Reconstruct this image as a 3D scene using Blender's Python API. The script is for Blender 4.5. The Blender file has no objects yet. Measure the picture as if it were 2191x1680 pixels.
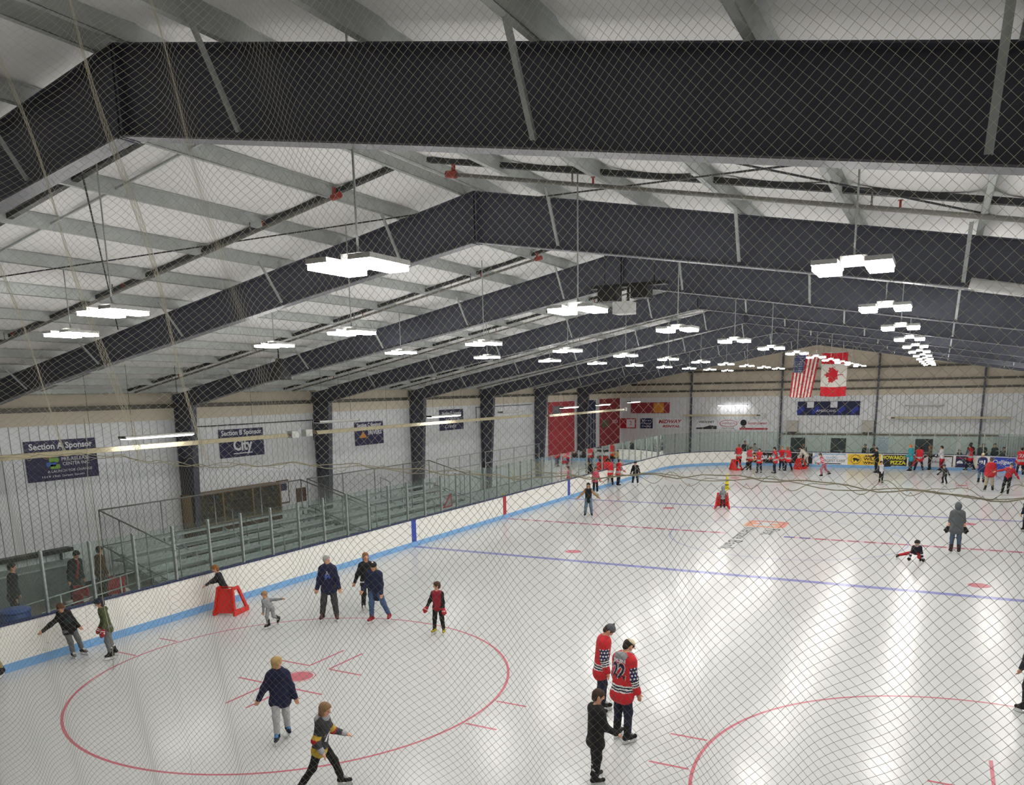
import bpy, bmesh, math, random
import numpy as np
from mathutils import Vector, Matrix
from mathutils.bvhtree import BVHTree

random.seed(7); RNG = np.random.default_rng(7)
scene = bpy.context.scene
COL = scene.collection
PI = math.pi
W, H = 2191, 1680

# ------------------------------------------------------------------ camera
CAMP = Vector((5.2703, -33.4874, 6.0595)); YAW, PITCH, ROLL, FPX, PPX, PPY = .4901, -.1989, -.0185, 1707.98, 1095.5, 1180.
_c, _s = math.cos(YAW), math.sin(YAW)
_R = Vector((_c, _s, 0)); _F = Vector((-_s, _c, 0)); _U = Vector((0, 0, 1))
CF = _F*math.cos(PITCH)+_U*math.sin(PITCH); _u2 = -_F*math.sin(PITCH)+_U*math.cos(PITCH)
CR = _R*math.cos(ROLL)+_u2*math.sin(ROLL); CU = -_R*math.sin(ROLL)+_u2*math.cos(ROLL)
cam_d = bpy.data.cameras.new('camera'); cam = bpy.data.objects.new('camera', cam_d); COL.objects.link(cam)
cam.matrix_world = Matrix(((CR.x, CU.x, -CF.x, CAMP.x), (CR.y, CU.y, -CF.y, CAMP.y), (CR.z, CU.z, -CF.z, CAMP.z), (0, 0, 0, 1)))
cam_d.sensor_fit = 'HORIZONTAL'; cam_d.sensor_width = 36; cam_d.lens = FPX/W*36
cam_d.shift_y = (PPY-H/2)/W; cam_d.clip_start = .05; cam_d.clip_end = 300
scene.camera = cam
# ------------------------------------------------------------------ world, exposure (the light comes from the lamps hung in the hall)
wd = bpy.data.worlds.new('world'); scene.world = wd; wd.use_nodes = True
wd.node_tree.nodes['Background'].inputs[0].default_value = (.6, .65, .7, 1)
wd.node_tree.nodes['Background'].inputs[1].default_value = .12
scene.view_settings.view_transform = 'Standard'; scene.view_settings.look = 'None'
scene.view_settings.exposure = 0.0; scene.view_settings.gamma = 1.0; scene.view_settings.use_curve_mapping = False
LAMP_POWER = 80.0

def ray(u, v):
    return CF+CR*((u-PPX)/FPX)+CU*((PPY-v)/FPX)
def gp(u, v, z=0.):
    d = ray(u, v); t = (z-CAMP.z)/d.z
    return CAMP+d*t

# ------------------------------------------------------------------ materials
def lin(c):
    c = c.lstrip('#'); o = []
    for i in (0, 2, 4):
        v = int(c[i:i+2], 16)/255.
        o.append(v/12.92 if v <= .04045 else ((v+.055)/1.055)**2.4)
    return (*o, 1)
MATS = {}
def mat(name, col='888888', rough=.6, metal=0., var=.08, scale=6., bump=0., spec=.5, emit=0., bscale=None, scuff=None):
    if name in MATS: return MATS[name]
    m = bpy.data.materials.new(name); m.use_nodes = True; nt = m.node_tree; N = nt.nodes; L = nt.links
    b = N['Principled BSDF']; c = lin(col)
    b.inputs['Roughness'].default_value = rough; b.inputs['Metallic'].default_value = metal
    b.inputs['Specular IOR Level'].default_value = spec
    if emit:
        b.inputs['Emission Color'].default_value = c; b.inputs['Emission Strength'].default_value = emit
    tc = N.new('ShaderNodeTexCoord'); nz = N.new('ShaderNodeTexNoise'); nz.inputs['Scale'].default_value = scale; nz.inputs['Detail'].default_value = 4
    L.new(tc.outputs['Object'], nz.inputs['Vector'])
    mx = N.new('ShaderNodeMix'); mx.data_type = 'RGBA'
    mx.inputs['A'].default_value = tuple(max(0, x*(1-var)) for x in c[:3])+(1,); mx.inputs['B'].default_value = tuple(min(1, x*(1+var)) for x in c[:3])+(1,)
    L.new(nz.outputs['Fac'], mx.inputs['Factor']); L.new(mx.outputs['Result'], b.inputs['Base Color'])
    if scuff:   # puck marks: short dark smears of their own shape
        n3 = N.new('ShaderNodeTexNoise'); n3.inputs['Scale'].default_value = 14; n3.inputs['Detail'].default_value = 5; n3.inputs['Roughness'].default_value = .65
        mp = N.new('ShaderNodeMapping'); mp.inputs['Scale'].default_value = (1, .6, 1.3); L.new(tc.outputs['Object'], mp.inputs['Vector']); L.new(mp.outputs['Vector'], n3.inputs['Vector'])
        r3 = N.new('ShaderNodeMapRange'); r3.inputs['From Min'].default_value = .60; r3.inputs['From Max'].default_value = .72; r3.inputs['To Max'].default_value = .55; L.new(n3.outputs['Fac'], r3.inputs['Value'])
        m3 = N.new('ShaderNodeMix'); m3.data_type = 'RGBA'; m3.inputs['B'].default_value = lin(scuff); L.new(r3.outputs['Result'], m3.inputs['Factor']); L.new(mx.outputs['Result'], m3.inputs['A']); L.new(m3.outputs['Result'], b.inputs['Base Color'])
    if bump:
        bp = N.new('ShaderNodeBump'); bp.inputs['Strength'].default_value = bump
        n2 = N.new('ShaderNodeTexNoise'); n2.inputs['Scale'].default_value = bscale or scale*5; L.new(tc.outputs['Object'], n2.inputs['Vector'])
        L.new(n2.outputs['Fac'], bp.inputs['Height']); L.new(bp.outputs['Normal'], b.inputs['Normal'])
    MATS[name] = m; return m

def mat_ice(name, col):
    """ice surface: paint or white ice under a hard, slightly scratched gloss"""
    if name in MATS: return MATS[name]
    m = bpy.data.materials.new(name); m.use_nodes = True; nt = m.node_tree; N = nt.nodes; L = nt.links
    b = N['Principled BSDF']; c = lin(col); b.inputs['IOR'].default_value = 1.31
    g = N.new('ShaderNodeNewGeometry')
    n1 = N.new('ShaderNodeTexNoise'); n1.inputs['Scale'].default_value = .3; n1.inputs['Detail'].default_value = 2; L.new(g.outputs['Position'], n1.inputs['Vector'])
    mr = N.new('ShaderNodeMapRange'); mr.inputs['From Min'].default_value = .3; mr.inputs['From Max'].default_value = .7
    mr.inputs['To Min'].default_value = .15; mr.inputs['To Max'].default_value = .22
    L.new(n1.outputs['Fac'], mr.inputs['Value']); L.new(mr.outputs['Result'], b.inputs['Roughness'])
    n2 = N.new('ShaderNodeTexNoise'); n2.inputs['Scale'].default_value = 1.3; n2.inputs['Detail'].default_value = 4; L.new(g.outputs['Position'], n2.inputs['Vector'])
    mx = N.new('ShaderNodeMix'); mx.data_type = 'RGBA'
    mx.inputs['A'].default_value = tuple(x*.985 for x in c[:3])+(1,); mx.inputs['B'].default_value = tuple(min(1, x*1.01) for x in c[:3])+(1,)
    L.new(n2.outputs['Fac'], mx.inputs['Factor']); L.new(mx.outputs['Result'], b.inputs['Base Color'])
    # skate scratches: two stretched noises
    bp = N.new('ShaderNodeBump'); bp.inputs['Strength'].default_value = .05; bp.inputs['Distance'].default_value = .02
    n3 = N.new('ShaderNodeTexNoise'); n3.inputs['Scale'].default_value = 9; n3.inputs['Detail'].default_value = 6; n3.inputs['Roughness'].default_value = .7
    mp = N.new('ShaderNodeMapping'); mp.inputs['Rotation'].default_value = (0, 0, .5); mp.inputs['Scale'].default_value = (1, .25, 1)
    L.new(g.outputs['Position'], mp.inputs['Vector']); L.new(mp.outputs['Vector'], n3.inputs['Vector'])
    L.new(n3.outputs['Fac'], bp.inputs['Height']); L.new(bp.outputs['Normal'], b.inputs['Normal'])
    MATS[name] = m; return m

def mat_glass(name, tint='f3f8f6', rough=.04):
    if name in MATS: return MATS[name]
    m = bpy.data.materials.new(name); m.use_nodes = True; nt = m.node_tree; N = nt.nodes; L = nt.links
    N.remove(N['Principled BSDF']); o = N['Material Output']
    t = N.new('ShaderNodeBsdfTransparent'); t.inputs[0].default_value = lin(tint)
    g = N.new('ShaderNodeBsdfGlossy'); g.inputs['Roughness'].default_value = rough; g.inputs[0].default_value = (.9, .95, .93, 1)
    f = N.new('ShaderNodeFresnel'); f.inputs['IOR'].default_value = 1.10
    d = N.new('ShaderNodeBsdfDiffuse'); d.inputs[0].default_value = lin('c9d6d2')
    nz = N.new('ShaderNodeTexNoise'); nz.inputs['Scale'].default_value = 2.; nz.inputs['Detail'].default_value = 6
    mr = N.new('ShaderNodeMapRange'); mr.inputs['From Min'].default_value = .35; mr.inputs['From Max'].default_value = .75; mr.inputs['To Min'].default_value = .012; mr.inputs['To Max'].default_value = .05
    L.new(nz.outputs['Fac'], mr.inputs['Value'])
    s0 = N.new('ShaderNodeMixShader'); L.new(mr.outputs['Result'], s0.inputs[0]); L.new(t.outputs[0], s0.inputs[1]); L.new(d.outputs[0], s0.inputs[2])
    s = N.new('ShaderNodeMixShader'); L.new(f.outputs[0], s.inputs[0]); L.new(s0.outputs[0], s.inputs[1]); L.new(g.outputs[0], s.inputs[2])
    L.new(s.outputs[0], o.inputs['Surface']); MATS[name] = m; return m

def mat_emit(name, col, strength):
    if name in MATS: return MATS[name]
    m = bpy.data.materials.new(name); m.use_nodes = True; N = m.node_tree.nodes; L = m.node_tree.links
    N.remove(N['Principled BSDF']); e = N.new('ShaderNodeEmission'); e.inputs[0].default_value = lin(col); e.inputs[1].default_value = strength
    L.new(e.outputs[0], N['Material Output'].inputs['Surface']); MATS[name] = m; return m

STEEL = mat('dark_frame_steel', '50535f', .5, .1, .18, 2.)
FLANGE = mat('frame_flange_highlight', '85858c', .5, .2, .1, 2.)  # highlight on the bottom flanges put into the colour, paler than the web
GALV = mat('galvanized_steel', 'babebd', .45, .2, .2, 5., .05)
ALU = mat('aluminium', 'b4bab8', .38, .7, .12, 4., .03)
ALUD = mat('weathered_aluminium', 'b5bcbb', .5, .25, .2, 5., .05)
WHITE = mat('white_board_plastic', 'f1ede2', .35, 0, .05, 3.)
BLACK = mat('black_plastic', '111113', .5)
DKGREY = mat('dark_grey_metal', '3c3e40', .5, .3)
CREAM = mat('cream_heater_metal', 'cfc4a4', .45, .2, .1, 3.)
CONC = mat('concrete', '8d8a82', .85, 0, .15, 1.2, .2)
NAVY = mat('navy_sign', '1d1c4b', .5)
SGNW = mat('sign_white', 'e9e9ee', .5, 0, .02)
SGNB = mat('sign_black', '15151a', .5, 0, .02)
RED = mat('red_plastic', 'd7261f', .35, 0, .06, 3.)
GLASS = mat_glass('rink_glass_pane')

# ------------------------------------------------------------------ mesh building
class MB:
    def __init__(s): s.v = []; s.f = []; s.m = []; s.sm = []
    def add(s, vs, fs, mi=0, smooth=False):
        o = len(s.v); s.v += [tuple(x) for x in vs]; s.f += [tuple(i+o for i in f) for f in fs]; s.m += [mi]*len(fs); s.sm += [smooth]*len(fs)
    def box(s, lo, hi, mi=0, M=None):
        x0, y0, z0 = lo; x1, y1, z1 = hi
        vs = [(x0, y0, z0), (x1, y0, z0), (x1, y1, z0), (x0, y1, z0), (x0, y0, z1), (x1, y0, z1), (x1, y1, z1), (x0, y1, z1)]
        if M is not None: vs = [tuple(M @ Vector(v)) for v in vs]
        s.add(vs, [(3, 2, 1, 0), (4, 5, 6, 7), (0, 1, 5, 4), (1, 2, 6, 5), (2, 3, 7, 6), (3, 0, 4, 7)], mi)
    def cbox(s, c, d, mi=0, M=None):
        s.box([c[i]-d[i]/2 for i in range(3)], [c[i]+d[i]/2 for i in range(3)], mi, M)
    def tube(s, pts, r, n=8, mi=0, caps=True, radii=None):
        P = [Vector(p) for p in pts]; rings = []
        for i, p in enumerate(P):
            a = P[max(i-1, 0)]; b = P[min(i+1, len(P)-1)]; t = (b-a).normalized()
            ref = Vector((0, 0, 1)) if abs(t.z) < .9 else Vector((1, 0, 0))
            x = t.cross(ref).normalized(); y = t.cross(x); rr = radii[i] if radii else r
            rings.append([p+x*(math.cos(2*PI*k/n)*rr)+y*(math.sin(2*PI*k/n)*rr) for k in range(n)])
        vs = [v for g in rings for v in g]; fs = []
        for i in range(len(P)-1):
            for k in range(n):
                k2 = (k+1) % n; fs.append((i*n+k, i*n+k2, (i+1)*n+k2, (i+1)*n+k))
        s.add(vs, fs, mi, n > 4)
        if caps:
            o = len(s.v)-len(vs); s.f += [tuple(o+k for k in range(n))[::-1], tuple(o+(len(P)-1)*n+k for k in range(n))]; s.m += [mi]*2; s.sm += [False]*2
    def bar(s, a, b, w, h, mi=0, up=(0, 0, 1)):
        a = Vector(a); b = Vector(b); t = (b-a).normalized(); u = Vector(up)
        if abs(t.dot(u)) > .95: u = Vector((1, 0, 0))
        x = t.cross(u).normalized()*w/2; y = x.cross(t).normalized()*h/2
        vs = [a-x-y, a+x-y, a+x+y, a-x+y, b-x-y, b+x-y, b+x+y, b-x+y]
        s.add(vs, [(3, 2, 1, 0), (4, 5, 6, 7), (0, 1, 5, 4), (1, 2, 6, 5), (2, 3, 7, 6), (3, 0, 4, 7)], mi)
    def prism(s, poly, d, mi=0, M=None):
        """poly: list of (x,y); extruded along z from 0 to d, then M"""
        n = len(poly); vs = [Vector((x, y, 0)) for x, y in poly]+[Vector((x, y, d)) for x, y in poly]
        if M is not None: vs = [M @ v for v in vs]
        fs = [tuple(range(n))[::-1], tuple(range(n, 2*n))]+[(k, (k+1) % n, (k+1) % n+n, k+n) for k in range(n)]
        s.add(vs, fs, mi)
    def lathe(s, prof, n=16, mi=0, c=(0, 0, 0)):
        vs = []; fs = []
        for r, z in prof:
            for k in range(n): vs.append((c[0]+r*math.cos(2*PI*k/n), c[1]+r*math.sin(2*PI*k/n), c[2]+z))
        for i in range(len(prof)-1):
            for k in range(n): fs.append((i*n+k, i*n+(k+1) % n, (i+1)*n+(k+1) % n, (i+1)*n+k))
        s.add(vs, fs, mi, True); o = len(s.v)-len(vs)
        s.f += [tuple(o+k for k in range(n))[::-1], tuple(o+(len(prof)-1)*n+k for k in range(n))]; s.m += [mi]*2; s.sm += [False]*2
    def mesh(s, name, mats):
        me = bpy.data.meshes.new(name); me.from_pydata(s.v, [], s.f)
        for m in (mats if isinstance(mats, (list, tuple)) else [mats]): me.materials.append(m)
        me.polygons.foreach_set('material_index', s.m); me.polygons.foreach_set('use_smooth', s.sm); me.update()
        return me
    def build(s, name, mats, parent=None, loc=None, rz=None):
        return link(name, s.mesh(name, mats), parent, loc, rz)
def link(name, me, parent=None, loc=None, rz=None):
    o = bpy.data.objects.new(name, me); COL.objects.link(o)
    if parent is not None: o.parent = parent
    if loc is not None: o.location = loc
    if rz is not None: o.rotation_euler[2] = rz
    return o
def tag(o, label, cat=None, group=None, kind=None):
    if label: o['label'] = label
    if cat: o['category'] = cat
    if group: o['group'] = group
    if kind: o['kind'] = kind
    return o
def thing(name, label, cat, loc=(0, 0, 0), rz=0, group=None, kind=None):
    o = bpy.data.objects.new(name, None); COL.objects.link(o); o.location = loc; o.rotation_euler[2] = rz; o.empty_display_size = .1
    return tag(o, label, cat, group, kind)
def rigid(name, me_np, mats):  # from numpy verts/quads
    pass
def Mrot(axis, a): return Matrix.Rotation(a, 4, axis)
def frame(o, x, y):
    """matrix with origin o, local x,y given, z = x cross y"""
    x = Vector(x).normalized(); y = Vector(y).normalized(); z = x.cross(y); o = Vector(o)
    return Matrix(((x.x, y.x, z.x, o.x), (x.y, y.y, z.y, o.y), (x.z, y.z, z.z, o.z), (0, 0, 0, 1)))
def text_mesh(s, size, extrude=.004, align='CENTER', width=None, bold=0., shear=0.):
    cu = bpy.data.curves.new('txt', 'FONT'); cu.body = s; cu.size = size; cu.extrude = extrude; cu.align_x = align; cu.align_y = 'CENTER'
    cu.offset = bold; cu.shear = shear; cu.resolution_u = 2
    ob = bpy.data.objects.new('txt', cu); me = bpy.data.meshes.new_from_object(ob)
    bpy.data.objects.remove(ob); bpy.data.curves.remove(cu)
    if width:
        xs = [v.co.x for v in me.vertices]
        if xs:
            k = width/(max(xs)-min(xs))
            for v in me.vertices: v.co.x *= k
    return me
def text(name, s, size, m, M, parent, width=None, bold=0., shear=0., extrude=.004):
    me = text_mesh(s, size, extrude, width=width, bold=bold, shear=shear); me.materials.clear(); me.materials.append(m); me.transform(M)
    return link(name, me, parent)
# ================================================================== THE SETTING
XL, XRT, YN, YF = -19.3, 14.9, -38.5, 33.0          # inner faces of the walls
HW, HL, CRAD = 12.954, 30.48, 6.4                  # rink half width, half length, corner radius
XRIDGE, ZTOP, SLOPE = -2.2, 9.48, .195             # ridge, top of the rafters at the ridge, roof slope
FR_Y = [-27.55]+[-27.92+7.36*i for i in range(1, 8)]
def ztop(x): return ZTOP-SLOPE*abs(x-XRIDGE)

def rink_outline(hw, hl, r, n=14):
    pts = []
    for cx, cy, a0 in ((hw-r, hl-r, 0), (-hw+r, hl-r, PI/2), (-hw+r, -hl+r, PI), (hw-r, -hl+r, 1.5*PI)):
        for k in range(n+1):
            a = a0+PI/2*k/n; pts.append((cx+r*math.cos(a), cy+r*math.sin(a)))
    return pts

fl = MB(); fl.box((XL-.6, YN-.6, -.35), (XRT+.6, YF+.6, -.03)); tag(fl.build('floor', CONC), 'grey concrete floor around the ice rink', 'floor', kind='structure')
ic = MB(); out = rink_outline(HW+.05, HL+.05, CRAD); ic.prism(out, .03)
ICE = mat_ice('white_ice', 'd0d1d0')
ice = ic.build('floor_ice', ICE, None, (0, 0, -.03)); tag(ice, 'white skating ice sheet with painted lines and circles', 'ice rink', kind='structure')
P_RED = mat_ice('ice_paint_red', 'c8717c'); P_RED2 = mat_ice('ice_paint_dark_red', 'a8596a'); P_PINK = mat_ice('ice_paint_pink', 'd9b3b8')
P_BLUE = mat_ice('ice_paint_blue', '8c8fc6'); P_BLUE2 = mat_ice('ice_paint_deep_blue', '4a4f9e'); P_LINE = mat_ice('ice_paint_blue_thin', 'a2a6cf')
P_ORG = mat_ice('ice_paint_orange', 'e4a58a'); P_ORR = mat_ice('ice_paint_coral', 'd98a84'); P_GRY = mat_ice('ice_paint_grey', '5f615f')
ZI = .033    # relative to the ice object's origin: 3 mm above the ice top
def mark(name, m, fn):
    b = MB(); fn(b); return b.build(name, m, ice)
def rect(x0, y0, x1, y1, z=ZI): return lambda b: b.add([(x0, y0, z), (x1, y0, z), (x1, y1, z), (x0, y1, z)], [(0, 1, 2, 3)])
def ringf(cx, cy, r, w, n=120, z=ZI, a0=0, a1=2*PI):
    def f(b):
        vs = []
        for k in range(n+1):
            a = a0+(a1-a0)*k/n
            vs += [(cx+(r-w/2)*math.cos(a), cy+(r-w/2)*math.sin(a), z), (cx+(r+w/2)*math.cos(a), cy+(r+w/2)*math.sin(a), z)]
        b.add(vs, [(2*k, 2*k+1, 2*k+3, 2*k+2) for k in range(n)])
    return f
def disc(cx, cy, r, n=40, z=ZI): return lambda b: b.add([(cx+r*math.cos(2*PI*k/n), cy+r*math.sin(2*PI*k/n), z) for k in range(n)], [tuple(range(n))])
BL = 7.62
mark('blue_line', P_BLUE, rect(-HW, -BL-.15, HW, -BL+.15)); mark('blue_line', P_BLUE, rect(-HW, BL-.15, HW, BL+.15))
# red centre line: pale band with darker dashes, broken where the sponsor emblem lies
for x0, x1 in ((-HW, -2.35), (.25, HW)): mark('red_line', P_PINK, rect(x0, -.15, x1, .15))
nd = 42
for k in range(nd):
    x0 = -HW+.3+k*(2*HW-.6)/nd
    if -2.9 < x0 < .0: continue
    mark('red_line_dash', P_BLUE2 if 0 <= x0 < .62 else P_RED2, rect(x0, -.11, x0+.42, .11, ZI+.0008))
for y in (-HL+3.35, HL-3.35):
    hw_ = HW-.9; mark('goal_line', P_RED, rect(-hw_, y-.025, hw_, y+.025))
    sg = 1 if y < 0 else -1
    mark('goal_crease', P_RED, ringf(0, y, 1.83, .05, 40, ZI+.0012, 0 if sg > 0 else PI, PI if sg > 0 else 2*PI))
mark('centre_circle', P_LINE, ringf(0, 0, 4.572, .05, 120, ZI+.0016))
for sx in (-1, 1):
    for sy in (-1, 1):
        cx, cy = sx*6.706, sy*21.03
        mark('faceoff_circle', P_RED, ringf(cx, cy, 4.572, .055)); mark('faceoff_spot', P_RED, disc(cx, cy, .29)); mark('faceoff_spot_ring', P_RED, ringf(cx, cy, .335, .02, 40))
        for ax in (-1, 1):
            for ay in (-1, 1):
                x0 = cx+ax*.28; y0 = cy+ay*.63
                mark('faceoff_mark', P_RED, rect(min(x0, x0+ax*.9), y0-.028, max(x0, x0+ax*.9), y0+.028))
                mark('faceoff_mark', P_RED, rect(x0-.028, min(y0+ay*.028, y0+ay*1.2), x0+.028, max(y0+ay*.028, y0+ay*1.2)))
                h = cx+ax*4.602; yy = cy+ay*.6; mark('hash_mark', P_RED, rect(min(h, h+ax*.66), yy-.028, max(h, h+ax*.66), yy+.028))
        mark('faceoff_spot', P_RED, disc(cx, sy*6.1, .305))
# sponsor emblem and lettering painted at centre ice (reads towards the near goal)
def rrect(x0, y0, x1, y1, r, n=5):
    o = []
    for cx, cy, a in ((x1-r, y1-r, 0), (x0+r, y1-r, PI/2), (x0+r, y0+r, PI), (x1-r, y0+r, 1.5*PI)):
        for k in range(n+1): o.append((cx+r*math.cos(a+PI/2*k/n), cy+r*math.sin(a+PI/2*k/n)))
    return o
def emb(b):
    o = rrect(-2.1, 2.0, -.35, 3.75, .28); i = [(-.95, 2.3), (-.95, 2.6), (-1.05, 2.75), (-1.05, 3.0), (-.95, 3.15), (-.95, 3.45), (-1.5, 3.45), (-1.5, 3.15), (-1.4, 3.0), (-1.4, 2.75), (-1.5, 2.6), (-1.5, 2.3)]
    b.add([(x, y, ZI) for x, y in o], [tuple(range(len(o)))])
mark('emblem', P_ORG, emb)
mark('emblem_top', P_ORR, lambda b: b.add([(x, y, ZI+.0008) for x, y in [(-1.9, 3.7), (-.6, 3.7), (-.4, 3.4), (-.4, 2.2), (-.55, 2.2), (-.6, 3.3), (-1.9, 3.4)]], [(0, 6, 5, 1), (1, 5, 4, 3, 2)]))
mark('emblem_letter', ICE, lambda b: b.add([(x, y, ZI+.0016) for x, y in [(-1.75, 2.3), (-.75, 2.3), (-.75, 2.62), (-1.05, 2.72), (-1.05, 3.03), (-.75, 3.13), (-.75, 3.45), (-1.75, 3.45), (-1.75, 3.13), (-1.45, 3.03), (-1.45, 2.72), (-1.75, 2.62)]], [(0, 1, 2, 11), (11, 2, 3, 10), (10, 3, 4, 9), (9, 4, 5, 8), (8, 5, 6, 7)]))
for s_, xc, yc, wd_ in (('First', -.72, 1.0, 1.5), ('Interstate', -1.62, .35, 2.9), ('Bank', -1.62, -2.45, 2.0)):
    text('ice_lettering', s_, .8, P_GRY, frame((xc, yc, ZI), (0, -1, 0), (1, 0, 0)), ice, width=wd_, extrude=.0005)

# ---- walls: ribbed metal sheets below, tan insulation above, dark girts
RIB = mat('ribbed_wall_sheet', 'e3e5e8', .45, .1, .06, 2.)
INS = mat('tan_insulation', 'd3c8b6', .8, 0, .08, 1.5, .25, bscale=4.)
INSW = mat('white_roof_insulation', 'f5f4f3', .65, 0, .07, 1.2, .35, bscale=2.5)
GIRT = mat('girt_steel', '5a564f', .5, .3)
def sheet_mesh(w, h):
    b = MB(); xs = [0]; zs = [0]
    for k in range(3):
        x0 = k*w/3; xs += [x0+.006, x0+.012, x0+w/3-.012, x0+w/3-.006]; zs += [0, .016, .016, 0]
    xs.append(w); zs.append(0); n = len(xs)
    b.add([(x, -z, 0) for x, z in zip(xs, zs)]+[(x, -z, h) for x, z in zip(xs, zs)], [(k, k+1, n+k+1, n+k) for k in range(n-1)])
    b.box((0, 0, 0), (w, .03, h)); return b.mesh('wall_sheet', RIB)
ZINS = 5.25
ws = {}
def wall(name, label, o, d, L, zt0, zt1=None, gable=False):
    """wall along direction d from o with inward normal to the right-hand side (-y of the local frame)"""
    b = MB(); M = frame(o, d, Vector((0, 0, 1)).cross(Vector(d)))
    # solid backing
    if gable:
        xr = gable; b.prism([(0, -.4), (L, -.4), (L, zt0), (xr, zt1), (0, zt0)], -.25, 0, M @ Matrix.Rotation(PI/2, 4, 'X') @ Matrix.Translation((0, 0, -.04)))
    else: b.box((0, .04, -.4), (L, .25, zt0), 0, M)
    w = b.build(name, INS); tag(w, label, 'wall', kind='structure'); return w, M
wl, ML = wall('wall_left', 'long side wall of ribbed white metal sheets under tan insulation', (XL, YN, 0), (0, 1, 0), YF-YN, 7.2)
wf, MF = wall('wall_far', 'gable end wall of ribbed white metal sheets under tan insulation', (XL, YF, 0), (1, 0, 0), XRT-XL, ztop(XL)+.5, ztop(XRIDGE)+.35, gable=XRIDGE-XL)
wr, MR = wall('wall_right', 'long side wall of ribbed white metal sheets beside the players benches', (XRT, YF, 0), (0, -1, 0), YF-YN, 7.2)
wn, MN = wall('wall_near', 'end wall of ribbed white metal sheets behind the stands', (XRT, YN, 0), (-1, 0, 0), XRT-XL, ztop(XL)+.5, ztop(XRIDGE)+.35, gable=XRT-XRIDGE)
SW = .915; sm = sheet_mesh(SW, ZINS)
for w_, M_, L_ in ((wl, ML, YF-YN), (wf, MF, XRT-XL), (wr, MR, YF-YN), (wn, MN, XRT-XL)):
    n = int(L_/SW); k_ = L_/n
    for i in range(n):
        s_ = link('wall_sheet', sm, w_); s_.matrix_local = M_ @ Matrix.Translation((i*k_, 0, 0)) @ Matrix.Scale(k_/SW, 4, (1, 0, 0))
    b = MB(); b.box((0, -.07, ZINS), (L_, .04, ZINS+.42), 0, M_); b.build('insulation_roll', INS, w_)
    for z in (ZINS+.5,) if w_ in (wl, wr) else (ZINS+.5, 6.35, 7.3):
        b = MB(); x0, x1 = (0, L_)
        if z > 6.2: d_ = (ztop(0)-z)/SLOPE; x0, x1 = (max(0, (XRIDGE-XL if w_ is wf else XRT-XRIDGE)-(ZTOP-z)/SLOPE), min(L_, (XRIDGE-XL if w_ is wf else XRT-XRIDGE)+(ZTOP-z)/SLOPE))
        b.box((x0, -.14, z), (x1, .04, z+.06), 0, M_); b.box((x0, -.14, z-.09), (x1, -.10, z), 0, M_); b.build('girt', GIRT, w_)
    b = MB(); b.box((0, -.03, 0), (L_, .04, .12), 0, M_); b.build('base_trim', DKGREY, w_)
# end wall columns
for x in (-13.05, -5.88, 1.0, 7.85):
    b = MB(); b.box((x-.06, YF-.24, -.03), (x+.06, YF-.22, ztop(x)+.1)); b.box((x-.06, YF-.05, -.03), (x+.06, YF-.03, ztop(x)+.1)); b.box((x-.008, YF-.22, -.03), (x+.008, YF-.05, ztop(x)+.1))
    b.build('end_column', STEEL, wf)

# ---- roof: insulation panels sagging between purlins
rf = thing('ceiling', 'sloped roof of white insulation between galvanised purlins', 'ceiling', kind='structure')
PS = 1.5
bays = [(-38.5, FR_Y[0])]+[(FR_Y[i], FR_Y[i+1]) for i in range(7)]+[(FR_Y[7], YF)]
def roof_panel_mesh(w, L):
    b = MB(); nx, ny = 8, 10; vs = []
    for j in range(ny+1):
        for i in range(nx+1):
            u = i/nx; v = j/ny; sag = .09*(4*u*(1-u))**.6*(min(1, min(v, 1-v)*9+.25)); vs.append((u*w, v*L, -sag))
    b.add(vs, [(j*(nx+1)+i, (j+1)*(nx+1)+i, (j+1)*(nx+1)+i+1, j*(nx+1)+i+1) for j in range(ny) for i in range(nx)], 0, True)
    b.add([(0, 0, .05), (w, 0, .05), (w, L, .05), (0, L, .05)], [(0, 1, 2, 3)])
    return b.mesh('roof_panel', INSW)
def purlin_mesh(L):
    b = MB(); b.box((-.004, 0, 0), (.004, L, .2)); b.box((-.07, 0, 0), (.004, L, .006)); b.box((-.07, 0, 0), (-.064, L, .022)); b.box((-.004, 0, .194), (.07, L, .2)); return b.mesh('purlin', GALV)
rmesh = {}
for y0, y1 in bays:
    L_ = y1-y0; key = round(L_, 3)
    for sg in (-1, 1):
        span = (XRIDGE-XL) if sg < 0 else (XRT-XRIDGE); n = int(span/PS); st = span/n
        cs = math.cos(math.atan(SLOPE))
        if (key, sg) not in rmesh: rmesh[(key, sg)] = (roof_panel_mesh(st/cs, L_), purlin_mesh(L_))
        pm, um = rmesh[(key, sg)]
        for i in range(n):
            x = XRIDGE+sg*i*st; z = ztop(x)+.215
            M_ = frame((x, y0, z), (sg*cs, 0, -cs*SLOPE), (0, 1, 0)) if sg > 0 else frame((x+sg*st, y0, ztop(x+sg*st)+.215), (cs, 0, cs*SLOPE), (0, 1, 0))
            o = link('roof_panel', pm, rf); o.matrix_local = M_
        for i in range(n+1):
            if i == 0: x = XRIDGE+sg*.22
            else: x = XRIDGE+sg*i*st
            if i == n: x = XRIDGE+sg*(n*st-.3)
            o = link('purlin', um, rf, (x, y0, ztop(x)))
        # bridging between the purlins and a thin tie rod
        for f_, w_, h_, m_ in ((.22, .09, .07, DKGREY), (.31, .03, .03, GALV), (.72, .09, .07, DKGREY)):
            xa = XRIDGE+sg*.3; xb = XRIDGE+sg*(span-.3); yy = y0+f_*L_
            b = MB(); b.bar((xa, yy, ztop(xa)+.09), (xb, yy, ztop(xb)+.09), w_, h_); b.build('bridging_bar', m_, rf)

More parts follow.
